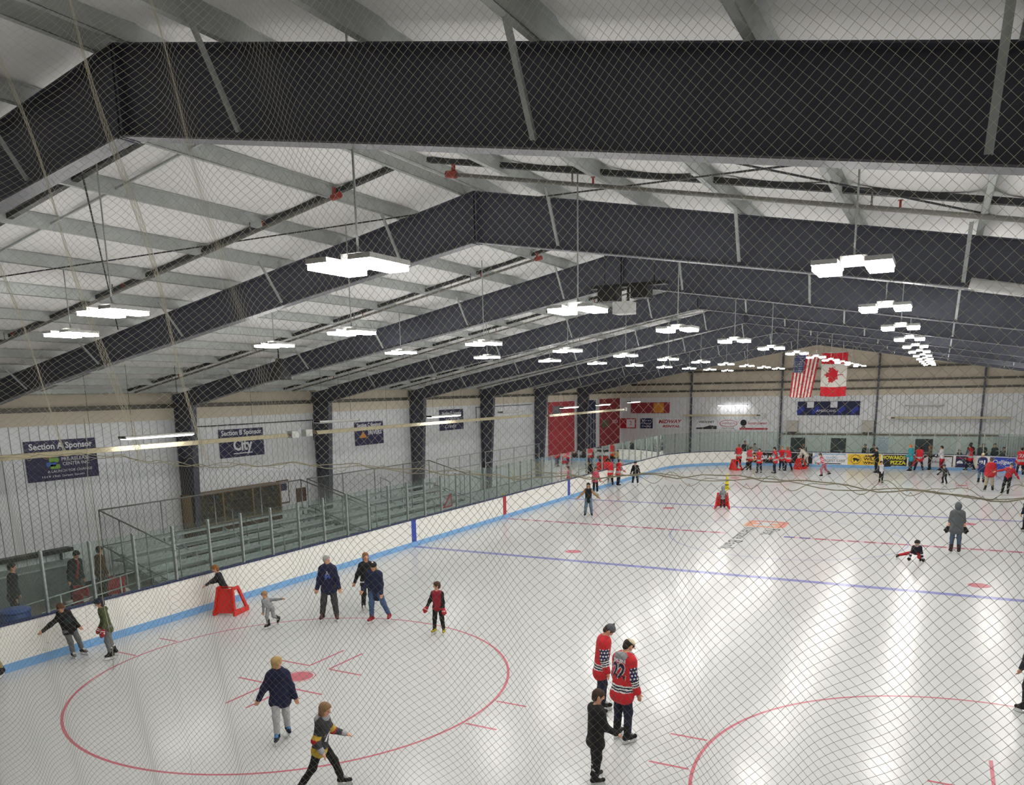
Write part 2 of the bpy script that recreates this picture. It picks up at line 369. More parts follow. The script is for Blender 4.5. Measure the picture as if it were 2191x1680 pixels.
# ---- rigid steel frames
def rafter_depth(d): return float(np.interp(d, [0, 4, 8, 13, 16.2], [.84, .74, .66, .55, .6]))
def make_frame(idx, y):
    fr = thing('steel_frame', ['dark steel portal frame closest to the netting', 'second dark steel portal frame from the netting', 'third dark steel portal frame, over the near bleacher end', 'fourth dark steel portal frame, beside the second wall sign', 'fifth dark steel portal frame, over the middle of the rink', 'sixth dark steel portal frame, past centre ice', 'seventh dark steel portal frame, beside the red wall banner', 'last dark steel portal frame before the end wall'][idx], 'steel frame', (0, y, 0), kind='structure')
    for sg, xw in ((-1, XL), (1, XRT)):
        xk = xw-sg*.95                      # inner edge of the column at the knee
        D = abs(xk-XRIDGE); n = 10
        tops = []; bots = []
        for i in range(n+1):
            d = D*i/n; x = XRIDGE+sg*d; tops.append((x, ztop(x))); bots.append((x, ztop(x)-rafter_depth(d*16.2/D)))
        b = MB(); vs = []
        for (x, zt_), (xb, zb_) in zip(tops, bots):
            vs += [(x, -.006, zb_), (x, .006, zb_), (x, .006, zt_), (x, -.006, zt_)]
        fs = []
        for i in range(n):
            a = 4*i
            for k in range(4): q = (a+k, a+(k+1) % 4, a+4+(k+1) % 4, a+4+k); fs.append(q if sg > 0 else q[::-1])
        b.add(vs, fs); b.build('rafter_web', STEEL, fr)
        for nm, line, m_, off in (('bottom_flange', bots, FLANGE, -.01), ('top_flange', tops, STEEL, -.012)):
            b = MB()
            for i in range(n): b.bar((line[i][0], 0, line[i][1]+off), (line[i+1][0], 0, line[i+1][1]+off), .2, .016, 0)
            b.build(nm, m_, fr)
        # flange braces: silver angles from the bottom flange up to the purlins
        for j, d in enumerate((1.6, 4.6, 7.6, 10.6, 13.6)):
            if d > D-1: continue
            x = XRIDGE+sg*d; dep = rafter_depth(d*16.2/D)
            b = MB(); b.bar((x, -.10, ztop(x)-dep+.05), (x+sg*.03, -.62, ztop(x)+.06), .045, .01, 0, (0, 1, 0)); b.bar((x+.022, -.10, ztop(x)-dep+.05), (x+sg*.03+.022, -.62, ztop(x)+.06), .01, .04, 0, (0, 1, 0))
            b.build('flange_brace', GALV, fr)
        # web stiffener plates
        for d in (0.03,):
            x = XRIDGE+sg*d; b = MB(); b.box((x-.015, -.1, ztop(x)-.87), (x+.015, .1, ztop(x)-.01)); b.build('ridge_plate', STEEL, fr)
        # column: outer flange on the wall, inner flange tapering
        zk = ztop(xk)-rafter_depth(16.2); zc = ztop(xw)
        b = MB(); x0 = xw-sg*.08; xb = xw-sg*.55
        P = [(x0, 0), (xb, 0), (xk, zk), (xk, ztop(xk)), (x0, ztop(x0))]
        if sg > 0: P = P[::-1]
        M_ = Matrix(((1, 0, 0, 0), (0, 0, 1, -.006), (0, 1, 0, -.03), (0, 0, 0, 1)))
        b.prism(P, .012, 0, M_); b.build('column_web', STEEL, fr)
        b = MB(); b.bar((xb, 0, -.03), (xk, 0, zk), .26, .02, 0, (1, 0, 0)); b.build('column_flange', STEEL, fr)
        b = MB(); b.bar((x0, 0, -.03), (x0, 0, ztop(x0)), .26, .02, 0, (1, 0, 0)); b.build('column_flange', STEEL, fr)
        b = MB(); b.bar((xk, 0, zk), (x0, 0, zk), .24, .02); b.build('knee_plate', STEEL, fr)
        b = MB(); b.box((min(x0, xb)-.1, -.18, -.03), (max(x0, xb)+.1, .18, .0)); b.build('base_plate', STEEL, fr)
    return fr
for i, y in enumerate(FR_Y): make_frame(i, y)

# ---- sprinkler pipes parallel to the frames, red fittings at the ends
PIPE = mat('sprinkler_pipe_paint', '7f7d78', .5, .3); PIPER = mat('red_pipe_fitting', '9c3a2d', .5)
for bi, (y0, y1) in enumerate(bays[:8]):
    for fy in ((.66,) if bi else (.85,)):
        y = y0+fy*(y1-y0)
        for sg in (-1, 1):
            xa = XRIDGE+sg*(1.2 if sg < 0 else 1.0); xb = (XL+1.2) if sg < 0 else XRT-1.2
            o = thing('sprinkler_pipe', 'grey sprinkler pipe hung under the %s roof slope in the %s bay' % ('left' if sg < 0 else 'right', ['nearest', 'second', 'third', 'fourth', 'fifth', 'sixth', 'seventh', 'eighth'][bi]), 'pipe', (0, y, 0), group='sprinkler pipes')
            b = MB(); b.tube([(xa, 0, ztop(xa)-.16), (xb, 0, ztop(xb)-.16)], .028, 8); b.build('pipe', PIPE, o)
            b = MB(); b.tube([(xa-sg*.12, 0, ztop(xa)-.16+.02), (xa+sg*.05, 0, ztop(xa)-.168)], .05, 8); b.tube([(xa, 0, ztop(xa)-.16), (xa, 0, ztop(xa)-.02)], .03, 8); b.build('end_fitting', PIPER, o)
            n = 4
            for k in range(n):
                x = xa+(xb-xa)*(k+.5)/n
                b = MB(); b.tube([(x, 0, ztop(x)-.16), (x, 0, ztop(x)+.02)], .012, 6); b.build('hanger', PIPE, o)
                b = MB(); b.tube([(x+.3, 0, ztop(x+.3)-.14), (x+.3, 0, ztop(x+.3)-.06)], .014, 6); b.lathe([(.03, 0), (.03, .008)], 8, 0, (x+.3, 0, ztop(x+.3)-.06)); b.build('sprinkler_head', PIPER, o)
# cross bracing rods in two bays
for bi, (y0, y1) in ((1, bays[1]), (4, bays[4])):
    for a, c in ((-1, 1), (1, -1)):
        for sg, xs in ((1, (XRIDGE+1.2, XRIDGE+9.6)), (-1, (XRIDGE-1.2, XRIDGE-9.6))):
            ya, yb = (y0+.2, y1-.2) if a < 0 else (y1-.2, y0+.2)
            b = MB(); b.tube([(xs[0], ya, ztop(xs[0])-.05), (xs[1], yb, ztop(xs[1])-.05-.06*a)], .012, 6)
            b.build('brace_rod', DKGREY, rf)

# ================================================================== LAMPS
LED = mat_emit('led_diffuser', 'fffdf8', LAMP_POWER); HOUS = mat('lamp_housing_white', 'd5d5d2', .4, .2)
def hb_meshes():
    b = MB()
    for sg in (-1, 1):
        b.box((sg*.24-.12, -.3, .0), (sg*.24+.12, .3, .045)); 
    b.box((-.12, -.1, .005), (.12, .1, .09)); hs = b.mesh('lamp_housing', HOUS)
    b = MB()
    b.box((-.11, -.285, -.05), (.11, .285, .0)); df = b.mesh('led_panel', LED); return hs, df  # lens depth added so its glowing sides brighten roof and walls
HS, DF = hb_meshes()
LROWS = [(-8.6, 'closest to the bleachers', -24.1), (-4.7, 'second from the bleachers', -26.1), (.5, 'along the ridge', -27.4), (4.4, 'just right of the ridge', -24.6), (8.6, 'farthest from the bleachers', -26.)]
ORD = ['first', 'second', 'third', 'fourth', 'fifth', 'sixth', 'seventh', 'eighth', 'ninth', 'tenth', 'eleventh', 'twelfth']
for x, nm, ys_ in LROWS:
    for k in range(11):
        y = ys_+5.02*k; z = 7.2
        o = thing('high_bay_lamp', '%s twin lamp from the netting in the row %s' % (ORD[k], nm), 'lamp', (x, y, z), group='twin panel lamps')
        link('housing', HS, o)
        for sg in (-1, 1): link('led_panel', DF, o, (sg*.24, 0, 0))
        b = MB(); b.tube([(0, 0, .09), (0, 0, ztop(x)-z+.2)], .011, 6); b.build('hanging_rod', GALV, o)

# fluorescent strip lights hung over the stands on the left
TUBE = mat_emit('fluorescent_tube', 'fdfbff', 16.)
def strip_light(label, a, b_, lit=True, drop=1.0, wallside=0):
    a = Vector(a); b_ = Vector(b_); c = (a+b_)/2; L_ = (b_-a).length; d = (b_-a).normalized()
    o = thing('strip_light', label, 'lamp', c, math.atan2(d.y, d.x), group='strip lights')
    b = MB(); b.box((-L_/2, -.15, .03), (L_/2, .15, .08)); b.box((-L_/2, -.17, .0), (-L_/2+.03, .17, .08)); b.box((L_/2-.03, -.17, .0), (L_/2, .17, .08)); b.build('housing', HOUS, o)
    for sg in (-1, 1):
        b = MB(); b.tube([(-L_/2+.04, sg*.1, .0), (L_/2-.04, sg*.1, .0)], .022, 8); b.build('tube', TUBE if lit else HOUS, o)
    b = MB()
    for k in range(int(L_/.3)): b.box((-L_/2+.15+k*.3, -.15, -.03), (-L_/2+.16+k*.3, .15, -.025))
    b.build('wire_guard', GALV, o)
    for sg in (-1, 1):
        b = MB(); b.tube([(sg*L_*.35, 0, .07), (sg*L_*.35, wallside, drop)], .006, 5); b.build('chain', DKGREY, o)
XS = -15.6
for i, (y0, y1, z, lit, nm) in enumerate(((-18.2, -15.75, 4.88, True, 'beside the first heater tube'), (-9.9, -7.5, 4.98, False, 'over the gap in the heater tubes'), (-2.3, .3, 4.9, True, 'above the middle of the bleachers'), (4.6, 6.9, 4.88, False, 'past the far end of the bleachers'), (12.5, 14.9, 4.92, True, 'in front of the tall red banner'), (18.4, 20.6, 4.95, True, 'between the red wall banners'), (24.8, 27.0, 5.0, True, 'in front of the maroon banner'))):
    strip_light(('lit' if lit else 'unlit')+' double tube strip light hung '+nm, (XS, y0, z), (XS, y1, z), lit, ztop(XS)-z+.2)
strip_light('lit strip light hung on the end wall above the sponsor boards', (-10.75, YF-.5, 4.55), (-8.4, YF-.5, 4.55), True, .3, .52)
strip_light('unlit strip light hung on the end wall right of the flags', (2.9, YF-.5, 4.45), (5.5, YF-.5, 4.45), False, .3, .52)

# radiant tube heaters
def heater(label, a, b_, drop, wallside=0):
    a = Vector(a); b_ = Vector(b_); c = (a+b_)/2; L_ = (b_-a).length; d = (b_-a).normalized()
    o = thing('tube_heater', label, 'heater', c, math.atan2(d.y, d.x), group='radiant tube heaters')
    b = MB(); prof = [(-.17, -.04), (-.10, .09), (.10, .09), (.17, -.04), (.155, -.045), (.095, .075), (-.095, .075), (-.155, -.045)]
    n = len(prof); vs = [(-L_/2, y, z) for y, z in prof]+[(L_/2, y, z) for y, z in prof]
    b.add(vs, [(k, (k+1) % n, (k+1) % n+n, k+n) for k in range(n)]+[tuple(range(n))[::-1], tuple(range(n, 2*n))]); b.build('reflector', CREAM, o)
    b = MB(); b.tube([(-L_/2, 0, .02), (L_/2+.25, 0, .02)], .05, 10); b.build('burner_tube', mat('heater_tube_steel', '8a7460', .5, .4), o)
    b = MB(); b.box((L_/2+.25, -.12, -.09), (L_/2+.6, .12, .16)); b.build('burner_box', HOUS, o)
    k = max(2, int(L_/3))
    for i in range(k):
        x = -L_/2+L_*(i+.5)/k; b = MB(); b.tube([(x, 0, .09), (x, wallside, drop)], .005, 5); b.build('chain', DKGREY, o)
heater('long cream tube heater hung over the empty near side of the stands', (-16., -23.5, 4.62), (-16., -11.2, 4.52), ztop(-16.)-4.4)
heater('long cream tube heater hung over the middle of the bleachers', (-16., 9.0, 4.55), (-16., -9.6, 4.62), ztop(-16.)-4.4)
heater('cream tube heater hung in front of the tall red banners', (-16., 11.3, 4.5), (-16., 24.6, 4.45), ztop(-16.)-4.3)
heater('cream tube heater mounted along the end wall right of the speakers', (9.6, YF-.55, 3.55), (2.3, YF-.55, 3.55), .5, -.58)
heater('cream tube heater mounted along the end wall above the sponsor boards', (-13.6, YF-.55, 3.75), (-7.6, YF-.55, 3.75), .5, .58)

# ================================================================== RINK BOARDS AND GLASS
BWHITE = mat('board_face_white', 'f3f1ea', .35, 0, .03, 2.5, .06, bscale=12, scuff='7a6248'); BCAP = mat('board_cap_navy', '28335c', .4); BKICK = mat('kick_plate_blue', '7fb1e0', .35)
BH = 1.07; TH = .09
def path(hw, hl, r):
    """point, inward normal at arclength s (counter-clockwise from the middle of the right side)"""
    segs = [('l', (hw, 0), (0, 1), hl-r), ('a', (hw-r, hl-r), 0, PI/2*r), ('l', (hw-r, hl), (-1, 0), 2*(hw-r)), ('a', (-hw+r, hl-r), PI/2, PI/2*r),
            ('l', (-hw, hl-r), (0, -1), 2*(hl-r)), ('a', (-hw+r, -hl+r), PI, PI/2*r), ('l', (-hw+r, -hl), (1, 0), 2*(hw-r)), ('a', (hw-r, -hl+r), 1.5*PI, PI/2*r), ('l', (hw, -hl+r), (0, 1), hl-r)]
    T = sum(s[3] for s in segs)
    def at(s):
        s %= T
        for k in segs:
            if s <= k[3]:
                if k[0] == 'l': return (k[1][0]+k[2][0]*s, k[1][1]+k[2][1]*s), (-k[2][1], k[2][0])
                a = k[2]+s/r; return (k[1][0]+r*math.cos(a), k[1][1]+r*math.sin(a)), (-math.cos(a), -math.sin(a))
            s -= k[3]
        return at(0)
    return at, T, segs
AT, TT, SEGS = path(HW, HL, CRAD)
def sweep(b, s0, s1, o0, o1, z0, z1, n, mi=0):
    """box swept along the rink outline; o0..o1 offset outward"""
    vs = []
    for k in range(n+1):
        (x, y), (nx, ny) = AT(s0+(s1-s0)*k/n)
        for o, z in ((o0, z0), (o1, z0), (o1, z1), (o0, z1)): vs.append((x-nx*o, y-ny*o, z))
    fs = [(3, 2, 1, 0), (4*n, 4*n+1, 4*n+2, 4*n+3)]
    for k in range(n):
        for j in range(4): fs.append((4*k+j, 4*k+(j+1) % 4, 4*k+4+(j+1) % 4, 4*k+4+j))
    b.add(vs, fs, mi)
SIDE = ['right side', 'far right corner', 'far end', 'far left corner', 'left side', 'near left corner', 'near end', 'near right corner', 'right side']
ofs = 0; boards = {}; S_LEFT0 = None
for i, sgm in enumerate(SEGS):
    nm = SIDE[i]; L_ = sgm[3]
    if nm not in boards: boards[nm] = thing('dasher_boards', 'white rink boards with navy cap and light blue kick strip along the '+nm, 'rink boards', kind='structure')
    bo = boards[nm]; n = max(1, round(L_/2.44)); st = L_/n
    if nm == 'left side': S_LEFT0 = ofs
    if nm == 'far end': S_FAR0 = ofs
    sub = 1 if sgm[0] == 'l' else 5
    for k in range(n):
        a, c = ofs+k*st+.004, ofs+(k+1)*st-.004
        b = MB(); sweep(b, a, c, .0, TH, -.0, BH, sub); b.build('board_panel', BWHITE, bo)
        b = MB(); sweep(b, a, c, -.014, .0, .0, .2, sub); b.build('kick_strip', BKICK, bo)
        b = MB(); sweep(b, a, c, -.02, TH+.03, BH, BH+.045, sub); b.build('cap_rail', BCAP, bo)
    ofs += L_
bl = boards['left side']
for y, w_, c_ in ((-BL, .30, '2d43a6'), (0, .30, 'b01f35'), (BL, .30, '2d43a6')):
    b = MB(); b.box((-HW-.001, y-w_/2, .2), (-HW+.012, y+w_/2, BH)); b.build('line_stripe', mat('board_line_'+c_, c_, .4), bl)

# glass: panes between aluminium posts
def glass_run(label, s0, s1, gh, pitch, corner=False):
    g = thing('glass_barrier', label, 'glass barrier', kind='structure')
    n = max(1, round((s1-s0)/pitch)); st = (s1-s0)/n
    for k in range(n+1):
        (x, y), (nx, ny) = AT(s0+k*st); M_ = frame((x-nx*.045, y-ny*.045, BH+.045), (-ny, nx, 0), (-nx, -ny, 0))
        b = MB(); b.box((-.028, -.03, -.0), (.028, .04, gh), 0, M_); b.box((-.02, -.045, .05), (.02, -.03, gh-.03), 0, M_); b.build('post', ALU, g)
        if k < n:
            b = MB(); sweep(b, s0+k*st+.03, s0+(k+1)*st-.03, .04, .052, BH+.05, BH+.045+gh-.02, 3 if corner else 1); b.build('pane', GLASS, g)
    return g
o_ = 0; ss = []
for sgm in SEGS: ss.append((o_, o_+sgm[3])); o_ += sgm[3]
glass_run('clear glass with aluminium posts along the left side of the rink', ss[4][0]+.3, ss[4][1]-.3, 1.5, 1.22)
glass_run('clear curved glass with aluminium posts around the far left corner', ss[3][0]+.1, ss[3][1]-.1, 1.5, 1.22, True)
glass_run('clear glass with posts behind the far goal', ss[2][0]+.1, ss[2][1]-.1, 1.5, 1.4)
glass_run('clear curved glass with posts around the far right corner', ss[1][0]+.1, ss[1][1]-.1, 1.5, 1.4, True)

# ================================================================== BLEACHERS AND STANDS ON THE LEFT
PLANK_L = 4.57
SEATZ = [.45+.2*i for i in range(6)]; SEATX = [-14.6-.6*i for i in range(6)]
def plank_mesh(w, t, L_):
    b = MB(); prof = [(-w/2, 0), (-w/2, t), (-w/2+.02, t+.006), (w/2-.02, t+.006), (w/2, t), (w/2, 0), (w/2-.02, 0), (w/2-.02, t-.012), (-w/2+.02, t-.012), (-w/2+.02, 0)]
    n = len(prof); b.add([(x, 0, z) for x, z in prof]+[(x, L_, z) for x, z in prof], [(k, (k+1) % n, (k+1) % n+n, k+n) for k in range(n)][::1]+[(0, 1, 8, 9), (1, 2, 3, 4, 7, 8), (4, 5, 6, 7)]+[(n+9, n+8, n+1, n+0), (n+8, n+7, n+4, n+3, n+2, n+1), (n+7, n+6, n+5, n+4)])
    return b.mesh('plank', ALUD)
SEATM = plank_mesh(.26, .045, PLANK_L-.02); FOOTM = plank_mesh(.24, .04, PLANK_L-.02)
def chain_link(b, corner, ux, uz, w, h, p=.09, r=.0022):
    """woven wire panel: w along ux, h along uz"""
    corner = Vector(corner); ux = Vector(ux); uz = Vector(uz)
    def clip(c0, sl):  # line z = c0 + sl*x inside w,h
        pts = []
        xs = sorted([0, w, (0-c0)/sl, (h-c0)/sl]); a, c = max(0, min((0-c0)/sl, (h-c0)/sl)), min(w, max((0-c0)/sl, (h-c0)/sl))
        if c-a > .01: pts = [(a, c0+sl*a), (c, c0+sl*c)]
        return pts
    k = -int(w/p)-1
    while k*p < h+w:
        for sl, c0 in ((1, k*p), (-1, k*p+w*0)):
            q = clip(c0, sl)
            if q: b.tube([corner+ux*q[0][0]+uz*q[0][1], corner+ux*q[1][0]+uz*q[1][1]], r, 3, 0, False)
        k += 1
RAIL = mat('rail_tube_steel', '8d908f', .4, .6)
def bleacher(label, y0, nseg):
    L_ = nseg*PLANK_L; o = thing('bleacher', label, 'bleacher', (0, y0, 0))
    for s_ in range(nseg):
        for i in range(6):
            link('seat_plank', SEATM, o, (SEATX[i], s_*PLANK_L, SEATZ[i]-.045))
            if i: link('foot_plank', FOOTM, o, (SEATX[i]+.32, s_*PLANK_L, SEATZ[i]-.42)); 
            if i: b = MB(); b.box((SEATX[i]+.13, s_*PLANK_L, SEATZ[i]-.36), (SEATX[i]+.14, (s_+1)*PLANK_L-.02, SEATZ[i]-.2)); b.build('riser_board', ALUD, o)
    for k in range(2*nseg+1):
        y = min(L_-.04, max(.04, k*PLANK_L/2))
        b = MB()
        for i in range(6):
            b.bar((SEATX[i], y, -.03), (SEATX[i], y, SEATZ[i]-.045), .045, .045)
            if i: b.bar((SEATX[i], y, SEATZ[i]-.44), (SEATX[i-1], y, SEATZ[i]-.44), .045, .045)
        b.bar((SEATX[0], y, .03), (SEATX[5], y, .03), .05, .05); b.bar((SEATX[0], y, .1), (SEATX[5], y, SEATZ[5]-.1), .04, .04)
        b.build('frame', ALUD, o)
    xb = SEATX[5]-.32
    # guard rails: back and both ends with woven wire
    for j in range(nseg*2+1):
        y = j*PLANK_L/2; b = MB(); b.tube([(xb, y, -.03), (xb, y, 2.6)], .022, 8); b.build('guard_post', RAIL, o)
    b = MB(); b.tube([(xb, 0, 2.6), (xb, L_, 2.6)], .024, 8); b.tube([(xb, 0, 1.45), (xb, L_, 1.45)], .018, 8); b.build('guard_rail', RAIL, o)
    b = MB(); chain_link(b, (xb, 0, 1.45), (0, 1, 0), (0, 0, 1), L_, 1.13); b.build('wire_mesh', GALV, o)['kind'] = 'stuff'
    for y in (0, L_):
        b = MB(); xf = SEATX[0]+.2
        b.tube([(xb, y, 2.6), (xf, y, 1.62)], .024, 8); b.tube([(xf, y, -.03), (xf, y, 1.62)], .022, 8); b.tube([(xb, y, 1.45), (xf, y, .45)], .018, 8)
        for i in (2, 4): b.tube([(SEATX[i], y, -.03), (SEATX[i], y, 1.62+(.98*(xf-SEATX[i])/(xf-xb)))], .02, 8)
        b.build('end_rail', RAIL, o)
        b = MB(); sl = .98/(xf-xb); n = 46
        for k in range(n):
            x = xb+(xf-xb)*k/n; zt_ = 2.6-(x-xb)*sl; x2 = min(xf, x+1.1)
            b.tube([(x, y, zt_), (x2, y, max(zt_-sl*(x2-x)-(x2-x)*0-1.1*(x2-x)/1.1, .4))], .0022, 3, 0, False)
            x2 = max(xb, x-1.1); b.tube([(x, y, zt_), (x2, y, zt_+sl*(x-x2)-1.1*(x-x2)/1.1)], .0022, 3, 0, False)
        b.build('wire_mesh', GALV, o)['kind'] = 'stuff'
    # aisle hand rails
    for y in (L_*.5,):
        for i in (0, 2, 4):
            b = MB(); x = SEATX[i]-.05; b.tube([(x, y, SEATZ[i]), (x, y, SEATZ[i]+.75), (x-.55, y, SEATZ[i]+.95), (x-.55, y, SEATZ[i]+.25)], .02, 8); b.build('hand_rail', RAIL, o)
    return o
bleacher('aluminium bleacher with wire mesh guard, closest to the netting', -17.6, 2)
bleacher('aluminium bleacher with guard rail, beside the red line', -8.1, 2)

# ramp rails in front of the bleacher end
def rail_set(label, pts, posts, cat='railing'):
    o = thing('hand_railing', label, cat, pts[0][0])
    base = Vector(pts[0][0])
    for a, c in pts:
        b = MB(); b.tube([Vector(a)-base, Vector(c)-base], .022, 8); b.build('rail', ALU, o)
    for a, c in posts:
        b = MB(); b.tube([Vector(a)-base, Vector(c)-base], .022, 8); b.build('post', ALU, o)
rail_set('two sloping silver hand rails of the ramp behind the boards', [((-14., -23.6, 1.08), (-14., -18.3, 1.44)), ((-14., -23.6, .76), (-14., -18.3, 1.12))], [((-14., y, -.03), (-14., y, 1.08+(y+23.6)*.068)) for y in (-23.3, -21.6, -19.9, -18.4)])
for k, (y0, y1) in enumerate(((2.2, 6.8), (7.4, 14.6))):
    rail_set(['thin grey guard rail on the wall side past the bleachers', 'thin grey guard rail on the wall side near the red banner'][k], [((-18.2, y0, 2.55), (-18.2, y1, 2.55)), ((-18.2, y0, 1.9), (-18.2, y1, 1.9))], [((-18.2, y0+(y1-y0)*j/4, -.03), (-18.2, y0+(y1-y0)*j/4, 2.55)) for j in range(5)])
# raised viewing platform past the bleachers
pl = thing('viewing_platform', 'low grey metal viewing platform past the end of the bleachers', 'platform', (-16.2, 10.4, -.03))
b = MB(); b.box((-1.85, -8.2, .36), (1.6, 8.2, .42)); b.build('deck', ALUD, pl)
b = MB(); b.box((1.55, -8.2, 0), (1.6, 8.2, .36)); b.build('skirt', DKGREY, pl)
for k in range(6):
    b = MB(); b.bar((-1.8, -7.8+k*3.1, 0), (-1.8, -7.8+k*3.1, .36), .08, .08); b.bar((1.4, -7.8+k*3.1, 0), (1.4, -7.8+k*3.1, .36), .08, .08); b.build('leg', DKGREY, pl)

# ================================================================== SIGNS AND BANNERS
def board(name, label, M, w, h, m, cat='sign', group=None, th=.025):
    o = thing(name, label, cat, M.translation, group=group); o.matrix_world = M
    b = MB(); b.box((-w/2, -h/2, -th), (w/2, h/2, 0)); b.build('panel', m, o); return o
def T(x, y, z=.002): return Matrix.Translation((x, y, z))
def lwall(y, z): return frame((XL+.06, y, z), (0, 1, 0), (0, 0, 1))
def fwall(x, z, off=.08): return frame((x, YF-off, z), (1, 0, 0), (0, 0, 1))
GRN = mat('sign_green', '7fb04a', .5); ORA = mat('sign_orange', 'd9903a', .5); SBLUE = mat('sign_blue', '3f6fc0', .5)
s = board('wall_sign', 'dark blue sign lettered Section A Sponsor on the ribbed side wall', lwall(-17.7, 4.17), 2.35, 1.25, NAVY)
text('lettering', 'Section A Sponsor', .27, SGNW, T(0, .44), s, width=2.1, bold=.006)
for i, (t_, w_) in enumerate((('GREAT FALLS', .95), ('PRE-RELEASE', .95), ('CENTER INC', .9))): text('lettering', t_, .15, SGNW, T(.42, .16-.15*i), s, width=w_)
text('lettering', 'A LAUNCH FOR CHANGE', .12, SGNW, T(.2, -.35), s, width=1.5); text('lettering', '1019 15th Street South', .09, SGNW, T(-.05, -.5), s, width=1.4)
for m_, x, y in ((ORA, -.42, .16), (GRN, -.3, .0), (SBLUE, -.4, -.12), (GRN, -.28, -.2)):
    b = MB(); b.prism(rrect(x-.16, y-.07, x+.16, y+.07, .04, 3), .004); b.build('emblem', m_, s)
s = board('wall_sign', 'dark blue sign lettered Section B Sponsor with large pale underlined lettering', lwall(-10.2, 4.22), 2.3, 1.1, NAVY)
text('lettering', 'Section B Sponsor', .27, SGNW, T(0, .4), s, width=2.1, bold=.006); text('lettering', 'City', .62, SGNW, T(0, -.1), s, width=1.0, bold=.02)
b = MB(); b.box((-.5, -.43, 0), (.5, -.39, .004)); b.build('underline', SGNW, s)
s = board('wall_sign', 'dark blue wall sign with an orange triangle emblem', lwall(-2.05, 4.15), 2.2, 1.1, NAVY)
text('lettering', 'Section C Sponsor', .24, SGNW, T(0, .4), s, width=1.9, bold=.006); text('lettering', '3RIVERS', .28, SGNW, T(.4, .02), s, width=1.1, bold=.006)
b = MB(); b.prism([(-.8, -.2), (-.25, -.2), (-.5, .12)], .004); b.build('emblem', ORA, s)
s = board('wall_sign', 'dark blue sign with white scribbled lettering between the columns', lwall(5.5, 4.5), 2.5, 1.15, NAVY)
text('lettering', 'Section D Sponsor', .24, SGNW, T(0, .36), s, width=2.1, bold=.006); text('lettering', 'HORIZON', .34, SGNW, T(.1, -.02), s, width=1.5, shear=.3); text('lettering', 'Credit', .3, SGNW, T(-.2, -.36), s, width=1.2, shear=.3)
# tall banners and door-like panels past the bleachers
BRED = mat('banner_red', 'b03a44', .7); BMAR = mat('banner_maroon', '99333c', .7); BNVY = mat('banner_navy', '262b4d', .7); BBRN = mat('banner_brown', '6a5c50', .7); BGRY = mat('banner_grey', '74747c', .7)
def xwall(x, y, z): return frame((x, y, z), (0, 1, 0), (0, 0, 1))
s = board('wall_banner', 'tall red banner with a pale square hung on the side wall', lwall(20.6, 3.15), 4.6, 4.1, BRED, 'banner', th=.03)
b = MB(); b.box((-1.6, 1.1, 0), (-.1, 1.75, .004)); b.build('pale_patch', BGRY, s)
for k in range(3): b = MB(); b.box((-1.9+k*1.4, -1.9, 0), (-1.85+k*1.4, 1.9, .006)); b.build('fold', BMAR, s)
s = board('wall_banner', 'dark navy hanging curtain beside the tall red banner', lwall(25.6, 3.2), 3.2, 4.0, BNVY, 'banner', th=.03)
for k in range(5): b = MB(); b.box((-1.4+k*.6, -1.95, 0), (-1.2+k*.6, 1.2, .03)); b.build('fold', BBRN if k < 2 else BGRY, s)
s = board('wall_banner', 'maroon banner with a pale band in the far left corner', lwall(30.4, 3.2), 4.6, 4.1, BMAR, 'banner', th=.03)
b = MB(); b.box((-1.9, -.3, 0), (-.2, .35, .004)); b.build('pale_band', BBRN, s); text('lettering', 'COCA', .4, SGNW, T(1.2, .1), s, width=1.2)
s = board('wall_banner', 'maroon and gold banner high on the end wall in the corner', fwall(-16.6, 4.4), 3.4, .9, BMAR, 'banner')
b = MB(); b.box((.3, -.4, 0), (1.2, .4, .004)); b.build('gold_patch', ORA, s)
# sponsor boards on the end wall
TRED = mat('sign_red', 'b3232f', .5)
s = board('wall_sign', 'small red and white square sponsor board in the far corner', fwall(-18.6, 3.1), 1.5, .85, TRED); b = MB(); b.box((-.1, -.35, 0), (.65, .35, .004)); b.build('white_half', SGNW, s); text('lettering', '2', .5, TRED, T(.28, 0, .006), s)
s = board('wall_sign', 'small blue and white sponsor board left of the red lettered board', fwall(-16.9, 3.1), 1.1, .85, NAVY)
for k in range(3): text('lettering', ['First', 'Choice', 'Dental'][k], .2, SGNW, T(0, .24-.24*k), s, width=.8)
s = board('wall_sign', 'white sponsor board with two lines of slanted red capitals', fwall(-14.9, 3.1), 2.3, .85, SGNW)
text('lettering', 'MIDWAY', .42, TRED, T(0, .14), s, width=2.0, bold=.012, shear=.25); text('lettering', 'RENTAL', .26, TRED, T(.15, -.25), s, width=1.5, bold=.01, shear=.25)
s = board('wall_sign', 'white sponsor board with black capitals over a dark strip', fwall(-11.75, 3.0), 1.8, .85, SGNW)
text('lettering', 'VISIONNET', .22, SGNB, T(0, .22), s, width=1.3, bold=.006); b = MB(); b.prism([(-.85, -.36), (.85, -.36), (.85, -.1), (.3, -.05), (-.2, -.2), (-.85, -.24)], .004); b.build('dark_strip', DKGREY, s)
s = board('wall_sign', 'white sponsor board with a red oval', fwall(-9.95, 3.02), 1.7, .85, SGNW)
b = MB(); pts = [(.72*math.cos(2*PI*k/32), .09+.28*math.sin(2*PI*k/32)) for k in range(32)]; pts2 = [(x*.93, .09+(y-.09)*.86) for x, y in pts]
b.add([(x, y, .004) for x, y in pts]+[(x, y, .004) for x, y in pts2], [(k, (k+1) % 32, 32+(k+1) % 32, 32+k) for k in range(32)]); b.build('oval', TRED, s)
text('lettering', 'WINGATE', .19, TRED, T(0, .09), s, width=1.1); text('lettering', 'FOR SALE', .12, SGNB, T(0, -.3), s, width=.9)
